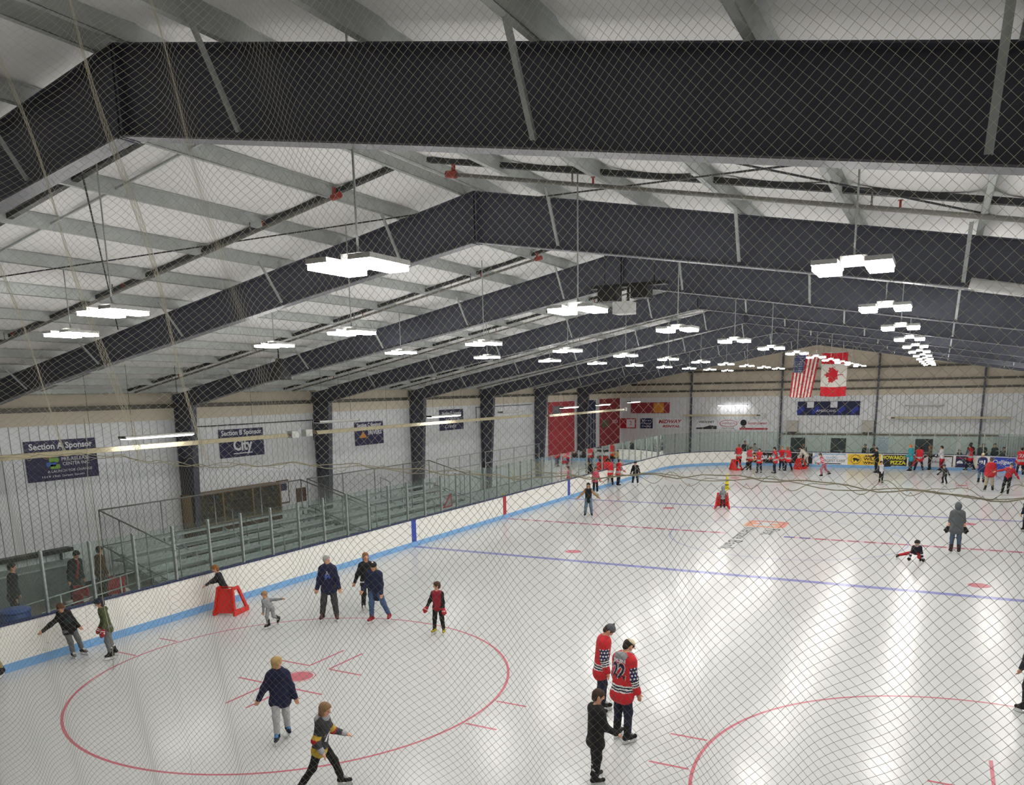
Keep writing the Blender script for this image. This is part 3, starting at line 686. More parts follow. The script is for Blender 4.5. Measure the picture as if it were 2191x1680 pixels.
s = board('wall_sign', 'white sponsor board with black round emblem and red lettering', fwall(-7.95, 3.02), 2.3, .85, SGNW)
b = MB(); b.prism([(-.8+.25*math.cos(2*PI*k/20), .15+.25*math.sin(2*PI*k/20)) for k in range(20)], .004); b.prism([(-.9, -.12), (-.7, -.12), (-.62, -.25), (-.98, -.25)], .004); b.build('round_emblem', SGNB, s)
text('lettering', 'HOCKEY COMPANY', .2, TRED, T(.3, .08), s, width=1.5, bold=.006, shear=.2); b = MB(); b.box((-1.1, -.4, 0), (1.1, -.27, .004)); b.build('red_strip', TRED, s)
# long blue banner under the flags, speakers
s = board('wall_banner', 'long dark blue banner with two pale squares under the flags', fwall(-2.4, 4.28), 4.5, 1.05, mat('banner_blue', '23284a', .7), 'banner')
for x in (-1.55, .15): b = MB(); b.box((x, .05, 0), (x+.5, .5, .004)); b.build('pale_square', SGNW, s)
for x in (-2.2, -1.1, .75, 1.7): b = MB(); b.prism([(x, -.5), (x+.5, -.1), (x+.35, .2), (x-.1, -.2)], .003); b.build('blue_shape', mat('banner_royal', '3040a0', .7), s)
text('lettering', 'AMERICANS', .26, SGNW, T(-.15, -.2), s, width=1.4)
for x, lab in ((-4.95, 'pale square loudspeaker box on the end wall left of the long banner'), (.5, 'pale square loudspeaker box on the end wall right of the long banner')):
    o = thing('wall_speaker', lab, 'speaker', (x, YF-.5, 2.5)); b = MB(); b.box((-.42, -.0, 0), (.42, .5, .85)); b.build('cabinet', mat('speaker_cream', 'c9c5bd', .6), o)
    b = MB(); b.box((-.38, -.02, .04), (.38, .0, .81)); b.build('grille', mat('speaker_grille', 'bdb9b2', .8, 0, .15, 40.), o); b = MB(); b.bar((-.3, .2, -.06), (.3, .2, -.06), .4, .08); b.build('bracket', DKGREY, o)
# lower white wall with doors behind the far glass
LOW = mat('lower_wall_white', 'd7dedc', .5)
lw = thing('lower_wall', 'white panelled lower wall with dark doors behind the far glass', 'wall panel', (0, YF-.1, 0), kind='structure')
for k in range(10):
    b = MB(); x0 = -5.6+k*1.45; b.box((x0+.01, -.0, -.03), (x0+1.44, .06, 2.25)); b.build('panel', LOW, lw)
b = MB(); b.box((-5.7, -.08, 2.25), (9., .06, 2.36)); b.build('ledge', mat('ledge_wood', '7d6a5c', .6), lw)
DOOR = mat('door_dark', '20282c', .4)
for i, (x, w_) in enumerate(((-4.45, 1.15), (-1.5, 1.1), (4.35, 1.15))):
    d = thing('door_%d' % (i+1), ['dark door left of the flags, behind the far glass', 'dark door under the flags, behind the far glass', 'dark door right of the price board, behind the far glass'][i], 'door', (x, YF-.16, 0), kind='structure')
    b = MB(); b.box((-w_/2, 0, -.03), (w_/2, .05, 2.02)); b.build('leaf', DOOR, d); b = MB(); b.box((-w_*.3, -.006, 1.2), (w_*.3, 0, 1.8)); b.build('window', mat('door_glass', '2f3a40', .15), d)
    b = MB(); b.box((-w_*.3, -.03, 1.02), (w_*.3, -.0, 1.07)); b.build('push_bar', ALU, d)
s = board('price_board', 'white notice board with blue columns of small print', fwall(1.68, 1.55, .13), 1.1, 1.1, mat('notice_white', 'd3dde2', .5), 'notice')
text('lettering', 'THE RULES', .1, SBLUE, T(0, .47), s, width=.7)
for k in range(9): text('lettering', 'Please skate with care at all times'[:22-(k % 3)*4], .075, SBLUE, T(-.05, .34-.095*k), s, width=.8-.12*(k % 3))
o = thing('slatted_gate', 'tall gate of thin grey upright slats at the far right', 'gate', (10.6, YF-.3, 0))
b = MB(); b.box((-1.9, -.02, 2.2), (1.9, .02, 2.26)); b.box((-1.9, -.02, -.03), (1.9, .02, .05)); b.build('frame', GALV, o)
for k in range(26): b = MB(); b.box((-1.88+k*.148, -.012, .05), (-1.83+k*.148, .012, 2.2)); b.build('slat', GALV, o)
# ---- flags
def flag(name, label, x0, y, ztop_, w, h, colfn, mats, wav, skew):
    nx, ny = 66, 100; vs = []; fs = []; mi = []
    for j in range(ny+1):
        v = j/ny
        for i in range(nx+1):
            u = i/nx; vs.append((x0+u*w*(1-.14*v*abs(skew))+skew*v*w*.14, y+wav*(.25+v)*math.sin(u*11+v*2), ztop_-v*h-.05*math.sin(u*3)))
    for j in range(ny):
        for i in range(nx): fs.append((j*(nx+1)+i, (j+1)*(nx+1)+i, (j+1)*(nx+1)+i+1, j*(nx+1)+i+1)); mi.append(colfn((i+.5)/nx, (j+.5)/ny))
    me = bpy.data.meshes.new('cloth'); me.from_pydata(vs, [], fs); [me.materials.append(m) for m in mats]; me.polygons.foreach_set('material_index', mi); me.polygons.foreach_set('use_smooth', [True]*len(fs)); me.update()
    sol = None
    o = thing(name, label, 'flag', (0, 0, 0)); c = link('cloth', me, o); md = c.modifiers.new('thickness', 'SOLIDIFY'); md.thickness = .006
    b = MB(); b.tube([(x0, y, ztop_), (x0+w, y, ztop_)], .02, 8); b.build('top_pole', GALV, o)
    for x in (x0+.1, x0+w-.1): b = MB(); b.tube([(x, y, ztop_), (x, y, ztop(x)+.22)], .006, 5); b.build('cord', DKGREY, o)
    return o
FRED = mat('flag_red', 'b4202e', .8); FWH = mat('flag_white', 'd9d4cb', .8); FBL = mat('flag_blue', '2b3563', .8); FCR = mat('flag_bright_red', 'c41526', .8)
def usf(u, v):
    if u < .46 and v < .42:
        su, sv = (u/.46*8) % 1, (v/.42*10) % 1
        return 1 if (abs(su-.5) < .2 and abs(sv-.5) < .2) else 2
    return 0 if int(u*13) % 2 == 0 else 1
LEAF = [(0, 1), (.14, .68), (.3, .76), (.22, .32), (.46, .56), (.54, .42), (.86, .48), (.76, .2), (.9, .1), (.46, -.28), (.54, -.48), (.06, -.4), (.05, -.95)]
LEAF = LEAF+[(-x, y) for x, y in LEAF[::-1]]
def inpoly(x, y, P):
    c = False; n = len(P)
    for i in range(n):
        (x1, y1), (x2, y2) = P[i], P[i-1]
        if (y1 > y) != (y2 > y) and x < (x2-x1)*(y-y1)/(y2-y1)+x1: c = not c
    return c
def caf(u, v):
    if v < .25 or v > .78: return 0
    return 0 if inpoly(((v-.5)*3.0)/.62, -((u-.48)*1.62)/.62, LEAF) else 1
flag('flag', 'hanging flag of red and white stripes with a starred blue corner', -3.35, 22., 8.0, 1.55, 2.7, usf, [FRED, FWH, FBL], .05, -1)
flag('flag', 'hanging red and white flag with a red maple leaf', -1.7, 22., 8.05, 1.55, 2.7, caf, [FCR, FWH], .05, -.0)

# ---- adverts on the far boards
YEL = mat('advert_yellow', 'f2c832', .4); LB = mat('advert_light_blue', '7fb6da', .4); RBL = mat('advert_royal_blue', '2a45b0', .4); YEL2 = mat('advert_bright_yellow', 'efe63a', .4); BRN = mat('advert_brown', '3a2d20', .4); GLD = mat('advert_gold', 'd8a83c', .4)
def advert(label, u0, u1, m):
    x0, x1 = xfar(u0), xfar(u1); xm = (x0+x1)/2; w = x1-x0-.1
    best = min((abs(AT(ss[1][0]+k*.05)[0][0]-xm), ss[1][0]+k*.05) for k in range(int((ss[3][1]-ss[1][0])/.05)) if AT(ss[1][0]+k*.05)[0][1] > 0)[1]
    (x, y), (nx, ny) = AT(best); curved = abs(x) > HW-CRAD-.5*w
    off = .024+(w*w/8/CRAD if curved else 0)
    return board('advert_board', label, frame((x+nx*off, y+ny*off, .62), (-ny, nx, 0), (0, 0, 1)), w, .78, m, 'advert', 'adverts on the far boards', .012), w
def xfar(u):
    d = ray(u, 988); t = (HL-CAMP.y)/d.y; return CAMP.x+d.x*t
s, w = advert('black advert with white lettering and a gold round emblem', 1606, 1666, SGNB)
b = MB(); b.prism([(-.75+.26*math.cos(2*PI*k/18), .0+.26*math.sin(2*PI*k/18)) for k in range(18)], .004); b.build('gold_emblem', GLD, s); b = MB(); b.prism([(-.75+.13*math.cos(2*PI*k/14), .13*math.sin(2*PI*k/14)) for k in range(14)], .006); b.build('emblem_centre', SGNB, s)
text('lettering', 'BRAVE', .42, SGNW, T(.4, 0), s, width=1.15, bold=.012)
s, w = advert('black advert with a white capital H beside the bending skater', 1667, 1739, SGNB)
text('lettering', 'H', .5, SGNW, T(.25, 0), s, bold=.015); b = MB(); b.box((-w/2+.1, -.3, 0), (-.35, .3, .004)); b.build('grey_block', DKGREY, s)
s, w = advert('white advert with a pale blue stripe and fan of rays', 1741, 1811, SGNW)
b = MB(); b.box((-w/2, .32, 0), (w/2, .385, .004)); b.build('blue_stripe', LB, s); text('lettering', 'EastWest', .2, LB, T(.15, .1), s, width=.8); text('lettering', 'URGENT CARE', .26, DKGREY, T(.25, -.14), s, width=1.6)
for k in range(5): a = PI*.35+k*.45; b = MB(); b.prism([(-.95+.1*math.cos(a), .0+.1*math.sin(a)), (-.95+.27*math.cos(a-.15), .27*math.sin(a-.15)), (-.95+.27*math.cos(a+.15), .27*math.sin(a+.15))], .004); b.build('sun_ray', SBLUE, s)
b = MB(); b.box((-w/2+.05, -.37, 0), (w/2-.3, -.31, .004)); b.build('dark_line', SGNB, s)
s, w = advert('yellow advert with a buffalo in a black circle', 1813, 1886, YEL)
b = MB(); n = 28; b.add([(-.55+r_*math.cos(2*PI*k/n), r_*math.sin(2*PI*k/n), .004) for r_ in (.34, .31) for k in range(n)], [(k, (k+1) % n, n+(k+1) % n, n+k) for k in range(n)]); b.build('ring', SGNB, s)
b = MB(); b.prism([(-.8, .02), (-.7, .12), (-.5, .1), (-.4, .04), (-.32, .06), (-.3, -.06), (-.38, -.08), (-.4, -.18), (-.45, -.18), (-.47, -.08), (-.6, -.06), (-.66, -.18), (-.71, -.18), (-.7, -.04)], .004); b.build('buffalo', SGNB, s)
for k, t_ in enumerate(('BUFFALO', 'WILD', 'WINGS')): text('lettering', t_, (.17, .3, .26)[k], SGNB, T(.45, (.25, .03, -.24)[k]), s, width=(.8, .95, 1.0)[k], bold=.008)
s, w = advert('black advert with two lines of bright yellow capitals', 1887, 1941, SGNB)
text('lettering', 'HOWARDS', .36, YEL2, T(-.1, .18), s, width=1.5, bold=.012); text('lettering', 'PIZZA', .36, YEL2, T(.2, -.18), s, width=1.0, bold=.012)
s, w = advert('white advert with a red end block behind the teal skater', 1943, 2040, SGNW)
b = MB(); b.box((-w/2, -.39, 0), (-w/2+.5, .39, .004)); b.build('red_block', TRED, s); b = MB(); b.box((-w/2+.5, .3, 0), (w/2, .39, .004)); b.build('brown_frame_top', BRN, s); b = MB(); b.box((w/2-.06, -.39, 0), (w/2, .39, .004)); b.build('brown_frame_end', BRN, s)
text('lettering', 'Home', .3, DKGREY, T(.5, -.05), s, width=.8)
s, w = advert('navy advert with a white helmet emblem and red line', 2043, 2082, NAVY)
b = MB(); b.box((-w/2, .24, 0), (w/2, .28, .004)); b.build('red_line', TRED, s); b = MB(); b.prism([(-.25+.2*math.cos(PI*k/10), -.12+.2*math.sin(PI*k/10)) for k in range(11)], .004); b.build('helmet', SGNW, s); text('lettering', 'Blues', .24, SGNW, T(.3, -.08), s, width=.5, shear=.2)
s, w = advert('royal blue advert with white script lettering', 2114, 2178, RBL)
text('lettering', 'Culligan', .36, SGNW, T(-.05, .08), s, width=1.25, bold=.006, shear=.3); text('lettering', 'WATER', .14, SGNW, T(.4, -.22), s, width=.5)

# ---- display case, framed pictures and pipes along the left wall
WOOD = mat('brown_wood', '8a6d45', .5, 0, .2, 3.); DWOOD = mat('dark_wood', '5c452e', .5, 0, .2, 3.)
dc = thing('display_case', 'long brown wooden display cabinet against the side wall behind the bleacher', 'cabinet', (XL+.32, -11.1, 0))
b = MB(); b.box((-.26, -2.3, -.03), (.22, 2.3, 1.3)); b.build('base', DWOOD, dc)
b = MB(); b.box((-.26, -2.3, 1.3), (-.2, 2.3, 2.5)); b.build('back', DWOOD, dc)
b = MB(); b.box((-.26, -2.3, 2.42), (.22, 2.3, 2.5)); b.build('top', WOOD, dc); b = MB(); b.box((-.26, -2.3, 1.26), (.24, 2.3, 1.34)); b.build('sill', WOOD, dc)
for k in range(4): y = -2.3+k*1.52; b = MB(); b.box((-.2, y, 1.34), (.22, y+.07, 2.42)); b.build('upright', WOOD, dc)
for z in (1.68, 2.05): b = MB(); b.box((-.2, -2.25, z), (.16, 2.25, z+.02)); b.build('shelf', DWOOD, dc)
TROPH = [mat('trophy_gold', 'a8873f', .35, .6), mat('trophy_blue', '3b5478', .5), mat('trophy_brown', '6d4a35', .5), mat('trophy_green', '6f7a4a', .5)]
for k in range(18):
    y = -2.1+k*.245; z = (1.34, 1.70, 2.07)[k % 3]
    o = thing('trophy', 'small %s trophy cup on a shelf of the wooden display cabinet' % ['gold', 'blue', 'brown', 'green'][k % 4], 'trophy', (XL+.32-.02, -11.1+y, z), group='trophies in the cabinet %d' % (k % 4))
    b = MB(); h = .24; b.lathe([(.05, 0), (.05, .03), (.015, .05), (.015, .1), (.05, .15), (.06, h), (.05, h)], 10); b.build('cup', TROPH[k % 4], o)
b = MB()
for k in range(3): b.box((.2, -2.23+k*1.52, 1.36), (.21, -.79+k*1.52, 2.4))
b.build('front_glass', GLASS, dc)
for (y, z, w_, h_, lab) in ((-8.15, 2.0, .7, 1.0, 'framed white document hung beside the display cabinet'), (-7.05, 1.75, .6, .6, 'small dark square picture hung beside the framed document')):
    s = board('picture_frame', lab, lwall(y, z), w_, h_, DWOOD, 'picture'); b = MB(); b.box((-w_/2+.06, -h_/2+.06, 0), (w_/2-.06, h_/2-.06, .006)); b.build('picture', SGNW if h_ > .8 else mat('dark_print', '5a3d33', .5), s)
    if h_ > .8: b = MB(); b.box((-w_/2+.12, .05, .006), (w_/2-.12, h_/2-.14, .008)); b.build('photo', BNVY, s)
# dark conduits on the wall
for k, (y0, y1, z) in enumerate(((-13.1, -6.2, 4.95), (8.0, 15.4, 5.12))):
    b = MB(); b.tube([(XL+.2, y0, z), (XL+.2, y1, z)], .02, 6); b.tube([(XL+.2, y1 if k == 0 else y0, z), (XL+.2, y1 if k == 0 else y0, z-.9)], .02, 6); b.tube([(XL+.02, (y0+y1)/2, z), (XL+.2, (y0+y1)/2, z)], .01, 5)
    tag(b.build('wall_conduit', BLACK), ['thin black conduit along the wall above the second sponsor sign', 'thin black conduit along the wall past the fourth sponsor sign'][k], 'pipe')
# white duct under the right rafter of the second frame
def onY(u, v, Y): d = ray(u, v); return CAMP+d*((Y-CAMP.y)/d.y)
a_ = onY(2075, 606, -20.72); c_ = onY(2300, 636, -20.72)
o = thing('ceiling_duct', 'white tubular duct fixed under the right rafter of the second frame', 'duct', a_); b = MB(); b.tube([(0, 0, 0), c_-a_], .075, 12); b.build('tube', HOUS, o)
for f_ in (.2, .6, .95): b = MB(); q_ = (c_-a_)*f_; b.tube([q_+Vector((0, 0, .07)), q_+Vector((0, 0, .14))], .02, 6); b.build('clamp', DKGREY, o)
# centre hung camera and speaker cluster on the third frame
o = thing('speaker_cluster', 'dark speaker cluster with a white box hung under the ridge', 'speaker', (-1.3, -15.2, 8.0))
b = MB(); b.box((-.9, -.12, .35), (.9, .12, .42)); b.box((-.7, -.2, .05), (-.25, .2, .35)); b.box((.1, -.2, .08), (.5, .2, .35)); b.build('frame', BLACK, o)
b = MB(); b.box((-.32, -.22, -.25), (.1, .22, .02)); b.build('white_box', HOUS, o)
for x in (-.6, .6): b = MB(); b.tube([(x, 0, .42), (x, 0, ztop(-1.3+x)-8.0+.2)], .015, 6); b.build('hanger', DKGREY, o)
b = MB(); b.box((-.04, -.04, .02), (.0, .04, .35)); b.build('bracket', DKGREY, o)
o = thing('ceiling_speaker', 'dark round horn speaker hung under the left rafter of the third frame', 'speaker', (-12.4, -15.0, 6.5))
b = MB(); b.lathe([(.34, 0), (.32, .1), (.2, .35), (.1, .5), (.1, .62)], 16); b.build('horn', DKGREY, o); b = MB(); b.tube([(0, 0, .6), (0, 0, ztop(-12.4)-6.5+.2)], .02, 6); b.build('hanger', DKGREY, o)

# ================================================================== SKATE AIDS, CONE, CLUTTER BEHIND THE BOARDS
def make_aid():
    """red plastic walker: solid front panel, two open side frames on skids"""
    b = MB(); t = .045
    F_ = frame((0, .28, 0), (1, 0, 0), (0, -.22, 1))
    b2 = MB(); b2.prism([(-.33, .0), (-.26, .0), (-.245, .07), (.245, .07), (.26, .0), (.33, .0), (.24, .74), (-.24, .74)], t, 0, F_); fp = b2.mesh('front_panel', RED)
    sides = []
    for sg in (-1, 1):
        b3 = MB()
        f0 = Vector((sg*.31, .30, .0)); f1 = Vector((sg*.225, .14, .74)); r0 = Vector((sg*.36, -.36, .0)); r1 = Vector((sg*.25, -.10, .74))
        b3.bar(f0, f1, .09, .05, 0, (1, 0, 0)); b3.bar(r0+Vector((0, 0, .02)), r1, .10, .05, 0, (1, 0, 0)); b3.bar(f1+Vector((0, .03, 0)), r1-Vector((0, .03, 0)), .05, .09); b3.bar(f0+Vector((0, .03, .07)), r0+Vector((0, -.04, .07)), .05, .15)
        b3.bar(f0+(f1-f0)*.2, r0+(r1-r0)*.12, .05, .06)
        sides.append(b3.mesh('side_frame', RED))
    b4 = MB(); b4.box((-.235, .10, .70), (.235, .15, .745)); b4.tube([(-.22, -.02, .755), (.22, -.02, .755)], .018, 8); tp = b4.mesh('handle_bar', RED)
    return fp, sides, tp
AID = make_aid()
def place_aid(label, p, rz):
    o = thing('skate_aid', label, 'skate aid', (p.x, p.y, 0), rz)
    link('front_panel', AID[0], o); link('side_frame', AID[1][0], o); link('side_frame', AID[1][1], o); link('handle_bar', AID[2], o); return o
def facing(p, rel):
    """z rotation for something at p that faces rel degrees counter-clockwise from the camera's line of sight"""
    a = math.atan2(p.y-CAMP.y, p.x-CAMP.x)+math.radians(rel); return a-PI/2
p_ = gp(492, 1312); place_aid('red plastic skate aid beside the boards, pushed by the auburn haired child', p_, facing(p_, 150))
p_ = gp(1545, 1087); place_aid('red plastic skate aid held by the small child in a grey hood', p_, facing(p_, 0))
p_ = gp(1573, 1006); place_aid('red plastic skate aid beside the child sitting on the ice', p_, facing(p_, 120))
p_ = gp(1711, 1004); place_aid('red plastic skate aid under the bending skater in white', p_, facing(p_, 60))
YC = mat('yellow_plastic', 'd9c81e', .4); 
def cone(label, p, h):
    o = thing('safety_cone', label, 'cone', p); b = MB(); b.box((-.17, -.17, 0), (.17, .17, .04)); b.build('base', YC, o)
    b = MB(); b.lathe([(.15, .04), (.11, .3*h), (.07, .75*h), (.045, h), (.03, h)], 14); c = b.build('body', YC, o)
    b = MB(); b.lathe([(.117, .27*h), (.112, .33*h)], 14); b.lathe([(.093, .53*h), (.089, .58*h)], 14); b.build('warning_print', SGNB, o)
cone('tall yellow caution cone standing on the ice beyond the child in grey', gp(1555, 1047), .92)
cone('yellow caution cone behind the glass near the bleacher end', Vector((-14.05, 1.9, -.03)), 1.0)
# clutter behind the boards on the near left
o = thing('trash_barrel', 'blue plastic barrel behind the boards', 'barrel', (-13.58, -23.0, -.03)); b = MB(); b.lathe([(.3, 0), (.32, .1), (.3, .5), (.33, .95), (.33, 1.22), (.29, 1.25)], 20); b.build('body', mat('blue_plastic', '2f4f9a', .4), o); b = MB(); b.lathe([(.34, 1.2), (.34, 1.27), (.2, 1.29)], 20); b.build('lid', mat('blue_plastic_lid', '3b5cad', .4), o)
o = thing('counter', 'long grey counter with a black top shelf against the side wall', 'counter', (XL+.45, -20.6, -.03)); b = MB(); b.box((-.4, -2.6, 0), (.4, 2.6, 1.0)); b.build('body', mat('counter_grey', '7a7f82', .5, .1), o); b = MB(); b.box((-.4, -2.65, 1.0), (.45, 2.65, 1.05)); b.build('worktop', ALUD, o); b = MB(); b.box((-.4, -2.65, 1.32), (-.05, 2.65, 1.44)); b.build('shelf', BLACK, o)
for y in (-2.4, 0, 2.4): b = MB(); b.box((-.4, y-.02, 1.05), (-.3, y+.02, 1.32)); b.build('shelf_bracket', DKGREY, o)
CHR = mat('chair_red', 'a3262c', .4); CHW = mat('chair_white', 'd8d5cf', .4)
for k in range(4):
    o = thing('stacking_chair', ['red and white stacking chair behind the glass, beside the ramp rail', 'red and white stacking chair tipped towards the bleacher end', 'red and white stacking chair farthest along the ramp', 'red and white stacking chair closest to the counter'][k], 'chair', (-15.2-.75*(k % 2), -20.6+.68*k, -.03), .4*k, group='red and white chairs')
    b = MB(); b.box((-.22, -.22, .44), (.22, .22, .48)); b.build('seat', CHW, o); b = MB(); b.box((-.22, .2, .55), (.22, .23, .86)); b.build('backrest', CHR, o)
    for x in (-.2, .2):
        for y in (-.2, .2): b = MB(); b.tube([(x*1.1, y*1.15, 0), (x, y, .44 if y < 0 else .86)], .013, 6); b.build('leg', CHR, o)
# small ledge of stuff on the bleachers: warning triangle board
s_ = board('warning_sign', 'red edged triangular sign leaning on the bleacher seats', frame((-15.1, -1.6, .95), (0, 1, 0), (.25, 0, 1)), .02, .02, DKGREY, 'sign')
b = MB(); b.prism([(-.42, -.3), (.42, -.3), (.06, .38), (-.06, .38)], .02); b.build('triangle', TRED, s_); b = MB(); b.prism([(-.27, -.22), (.27, -.22), (0, .24)], .004, 0, T(0, 0, .02)); b.build('triangle_face', mat('sign_grey', '9aa0a0', .5), s_)

# ================================================================== PEOPLE
def cloth(c): return mat('cloth_'+c, c, .85, 0, .12, 9., .25, bscale=60.)
SKIN = mat('skin_light', 'd9a184', .6, 0, .05, 8.); EYE = mat('eye_dark', '2a1d18', .3); LIPS = mat('lips', 'b46f60', .6)
def sd(p, q):
    a, b, ra, rb = q['a'], q['b'], q['ra'], q['rb']; ba = b-a; L2 = float(ba @ ba)
    pa = p-a
    h = np.clip((pa @ ba)/L2, 0, 1) if L2 > 1e-9 else np.zeros(p.shape[:-1])
    d = np.sqrt(((pa-h[..., None]*ba)**2).sum(-1))-(ra+(rb-ra)*h)
    if q.get('clip') is not None:
        n, c = q['clip']; d = np.maximum(d, p @ n-c)
    return d, h
def field(prims, h, kmap, pad=.05):
    A = np.array([np.minimum(q['a']-q['ra'], q['b']-q['rb'])-q['ra']*0 for q in prims]); B = np.array([np.maximum(q['a']+q['ra'], q['b']+q['rb']) for q in prims])
    lo = np.minimum(A.min(0), np.array([(np.minimum(q['a'], q['b'])-max(q['ra'], q['rb'])) for q in prims]).min(0))-2.5*h
    hi = np.maximum(B.max(0), np.array([(np.maximum(q['a'], q['b'])+max(q['ra'], q['rb'])) for q in prims]).max(0))+2.5*h
    n = np.ceil((hi-lo)/h).astype(int)+1
    sets = {}
    for q in prims:
        r = max(q['ra'], q['rb'])+pad+h
        i0 = np.maximum(0, np.floor((np.minimum(q['a'], q['b'])-r-lo)/h).astype(int)); i1 = np.minimum(n, np.ceil((np.maximum(q['a'], q['b'])+r-lo)/h).astype(int)+1)
        ax = [lo[k]+h*np.arange(i0[k], i1[k]) for k in range(3)]
        P = np.stack(np.meshgrid(*ax, indexing='ij'), -1); d, _ = sd(P, q)
        F = sets.setdefault(q['set'], np.full(n, .3)); sl = tuple(slice(i0[k], i1[k]) for k in range(3)); f = F[sl]; k_ = kmap.get(q['set'], .02)
        m = np.clip(.5+.5*(f-d)/k_, 0, 1); F[sl] = f*(1-m)+d*m-k_*m*(1-m)
    G = None
    for F in sets.values(): G = F if G is None else np.minimum(G, F)
    return G, lo
def surfnet(F, lo, h):
    s = F < 0; nx, ny, nz = F.shape
    c = [s[dx:nx-1+dx, dy:ny-1+dy, dz:nz-1+dz] for dx in (0, 1) for dy in (0, 1) for dz in (0, 1)]
    anyv = np.logical_or.reduce(c); allv = np.logical_and.reduce(c); act = anyv & ~allv
    idx = np.full(act.shape, -1, int); cells = np.argwhere(act); idx[act] = np.arange(len(cells))
    acc = np.zeros((len(cells), 3)); cnt = np.zeros(len(cells)); ci, cj, ck = cells.T
    for ax in range(3):
        o = [a for a in range(3) if a != ax]
        for u in (0, 1):
            for v in (0, 1):
                d0 = [0, 0, 0]; d0[o[0]] = u; d0[o[1]] = v; d1 = list(d0); d1[ax] = 1
                f0 = F[ci+d0[0], cj+d0[1], ck+d0[2]]; f1 = F[ci+d1[0], cj+d1[1], ck+d1[2]]; x = (f0 < 0) != (f1 < 0)
                t = np.where(x, f0/np.where(x, f0-f1, 1), 0); p = np.tile(np.array(d0, float), (len(cells), 1)); p[:, ax] = t
                acc[x] += p[x]; cnt[x] += 1
    V = lo+h*(cells+acc/cnt[:, None]); Q = []
    for ax in range(3):
        o = [a for a in range(3) if a != ax]
        a0 = [slice(None)]*3; a1 = [slice(None)]*3; a0[ax] = slice(0, -1); a1[ax] = slice(1, None)
        s0 = s[tuple(a0)]; s1 = s[tuple(a1)]; E = np.argwhere(s0 != s1)
        E = E[(E[:, o[0]] > 0) & (E[:, o[1]] > 0) & (E[:, o[0]] < F.shape[o[0]]-1) & (E[:, o[1]] < F.shape[o[1]]-1)]
        if not len(E): continue
        def at(du, dv):
            e = E.copy(); e[:, o[0]] += du; e[:, o[1]] += dv; return idx[e[:, 0], e[:, 1], e[:, 2]]
        q = np.stack([at(-1, -1), at(0, -1), at(0, 0), at(-1, 0)], 1)
        flip = s0[E[:, 0], E[:, 1], E[:, 2]]
        if ax == 1: flip = ~flip
        q[~flip] = q[~flip][:, ::-1]; Q.append(q)
    Q = np.concatenate(Q); Q = Q[(Q >= 0).all(1)]
    return V, Q
def sdf_mesh(name, prims, h, kmap, over=None):
    F, lo = field(prims, h, kmap); V, Q = surfnet(F, lo, h)
    C = V[Q].mean(1)
    labs = []; lut = {}
    D = np.stack([sd(C, q)[0]+q.get('bias', 0) for q in prims], 1); best = D.argmin(1); mi = np.zeros(len(C), int)
    def li(l):
        if l not in lut: lut[l] = len(lut)
        return lut[l]
    for k, q in enumerate(prims):
        sel = np.where(best == k)[0]
        if not len(sel): continue
        mi[sel] = li(q['lab'])
        if q.get('bands'):
            _, t = sd(C[sel], q)
            for t0, t1, l in q['bands']:
                w = (t >= t0) & (t < t1)
                if l == 'STARS':
                    p = C[sel][w]; L_ = np.linalg.norm(q['b']-q['a']); ax = (q['b']-q['a'])/L_; r = p-q['a']; z = r @ ax; e1 = np.cross(ax, [.3, .9, .1]); e1 /= np.linalg.norm(e1); e2 = np.cross(ax, e1)
                    th = np.arctan2(r @ e2, r @ e1)*q['ra']; g = .062; zz = z/g; row = np.floor(zz); uu = th/g+.5*(row % 2); st = ((zz-row-.5)**2+(uu-np.floor(uu)-.5)**2) < .085
                    ii = sel[w]; mi[ii] = li('1e2550'); mi[ii[st]] = li('e8e6e4')
                else: mi[sel[w]] = li(l)
    if over:
        for c_, r_, l in over:
            w = ((C-c_)**2).sum(1) < r_*r_; mi[w] = li(l)
    me = bpy.data.meshes.new(name); nv, nq = len(V), len(Q)
    me.vertices.add(nv); me.vertices.foreach_set('co', V.astype(np.float32).ravel()); me.loops.add(nq*4); me.loops.foreach_set('vertex_index', Q.astype(np.int32).ravel())
    me.polygons.add(nq); me.polygons.foreach_set('loop_start', np.arange(0, nq*4, 4, dtype=np.int32)); me.polygons.foreach_set('loop_total', np.full(nq, 4, np.int32))
    for l in lut: me.materials.append({'SKIN': SKIN, 'EYE': EYE, 'LIPS': LIPS}.get(l) or cloth(l))
    me.polygons.foreach_set('material_index', mi.astype(np.int32)); me.polygons.foreach_set('use_smooth', np.ones(nq, bool)); me.update(calc_edges=True); me.validate()
    return me, V, Q
SOLE = mat('blade_holder_white', 'dfe0df', .35); RUNNER = mat('blade_steel', 'aeb2b5', .2, .9)
def rx(v, a): c, s = math.cos(a), math.sin(a); return np.array([v[0], v[1]*c-v[2]*s, v[1]*s+v[2]*c])
def raxis(v, k, a):
    k = k/np.linalg.norm(k); c, s = math.cos(a), math.sin(a); return v*c+np.cross(k, v)*s+k*(k @ v)*(1-c)
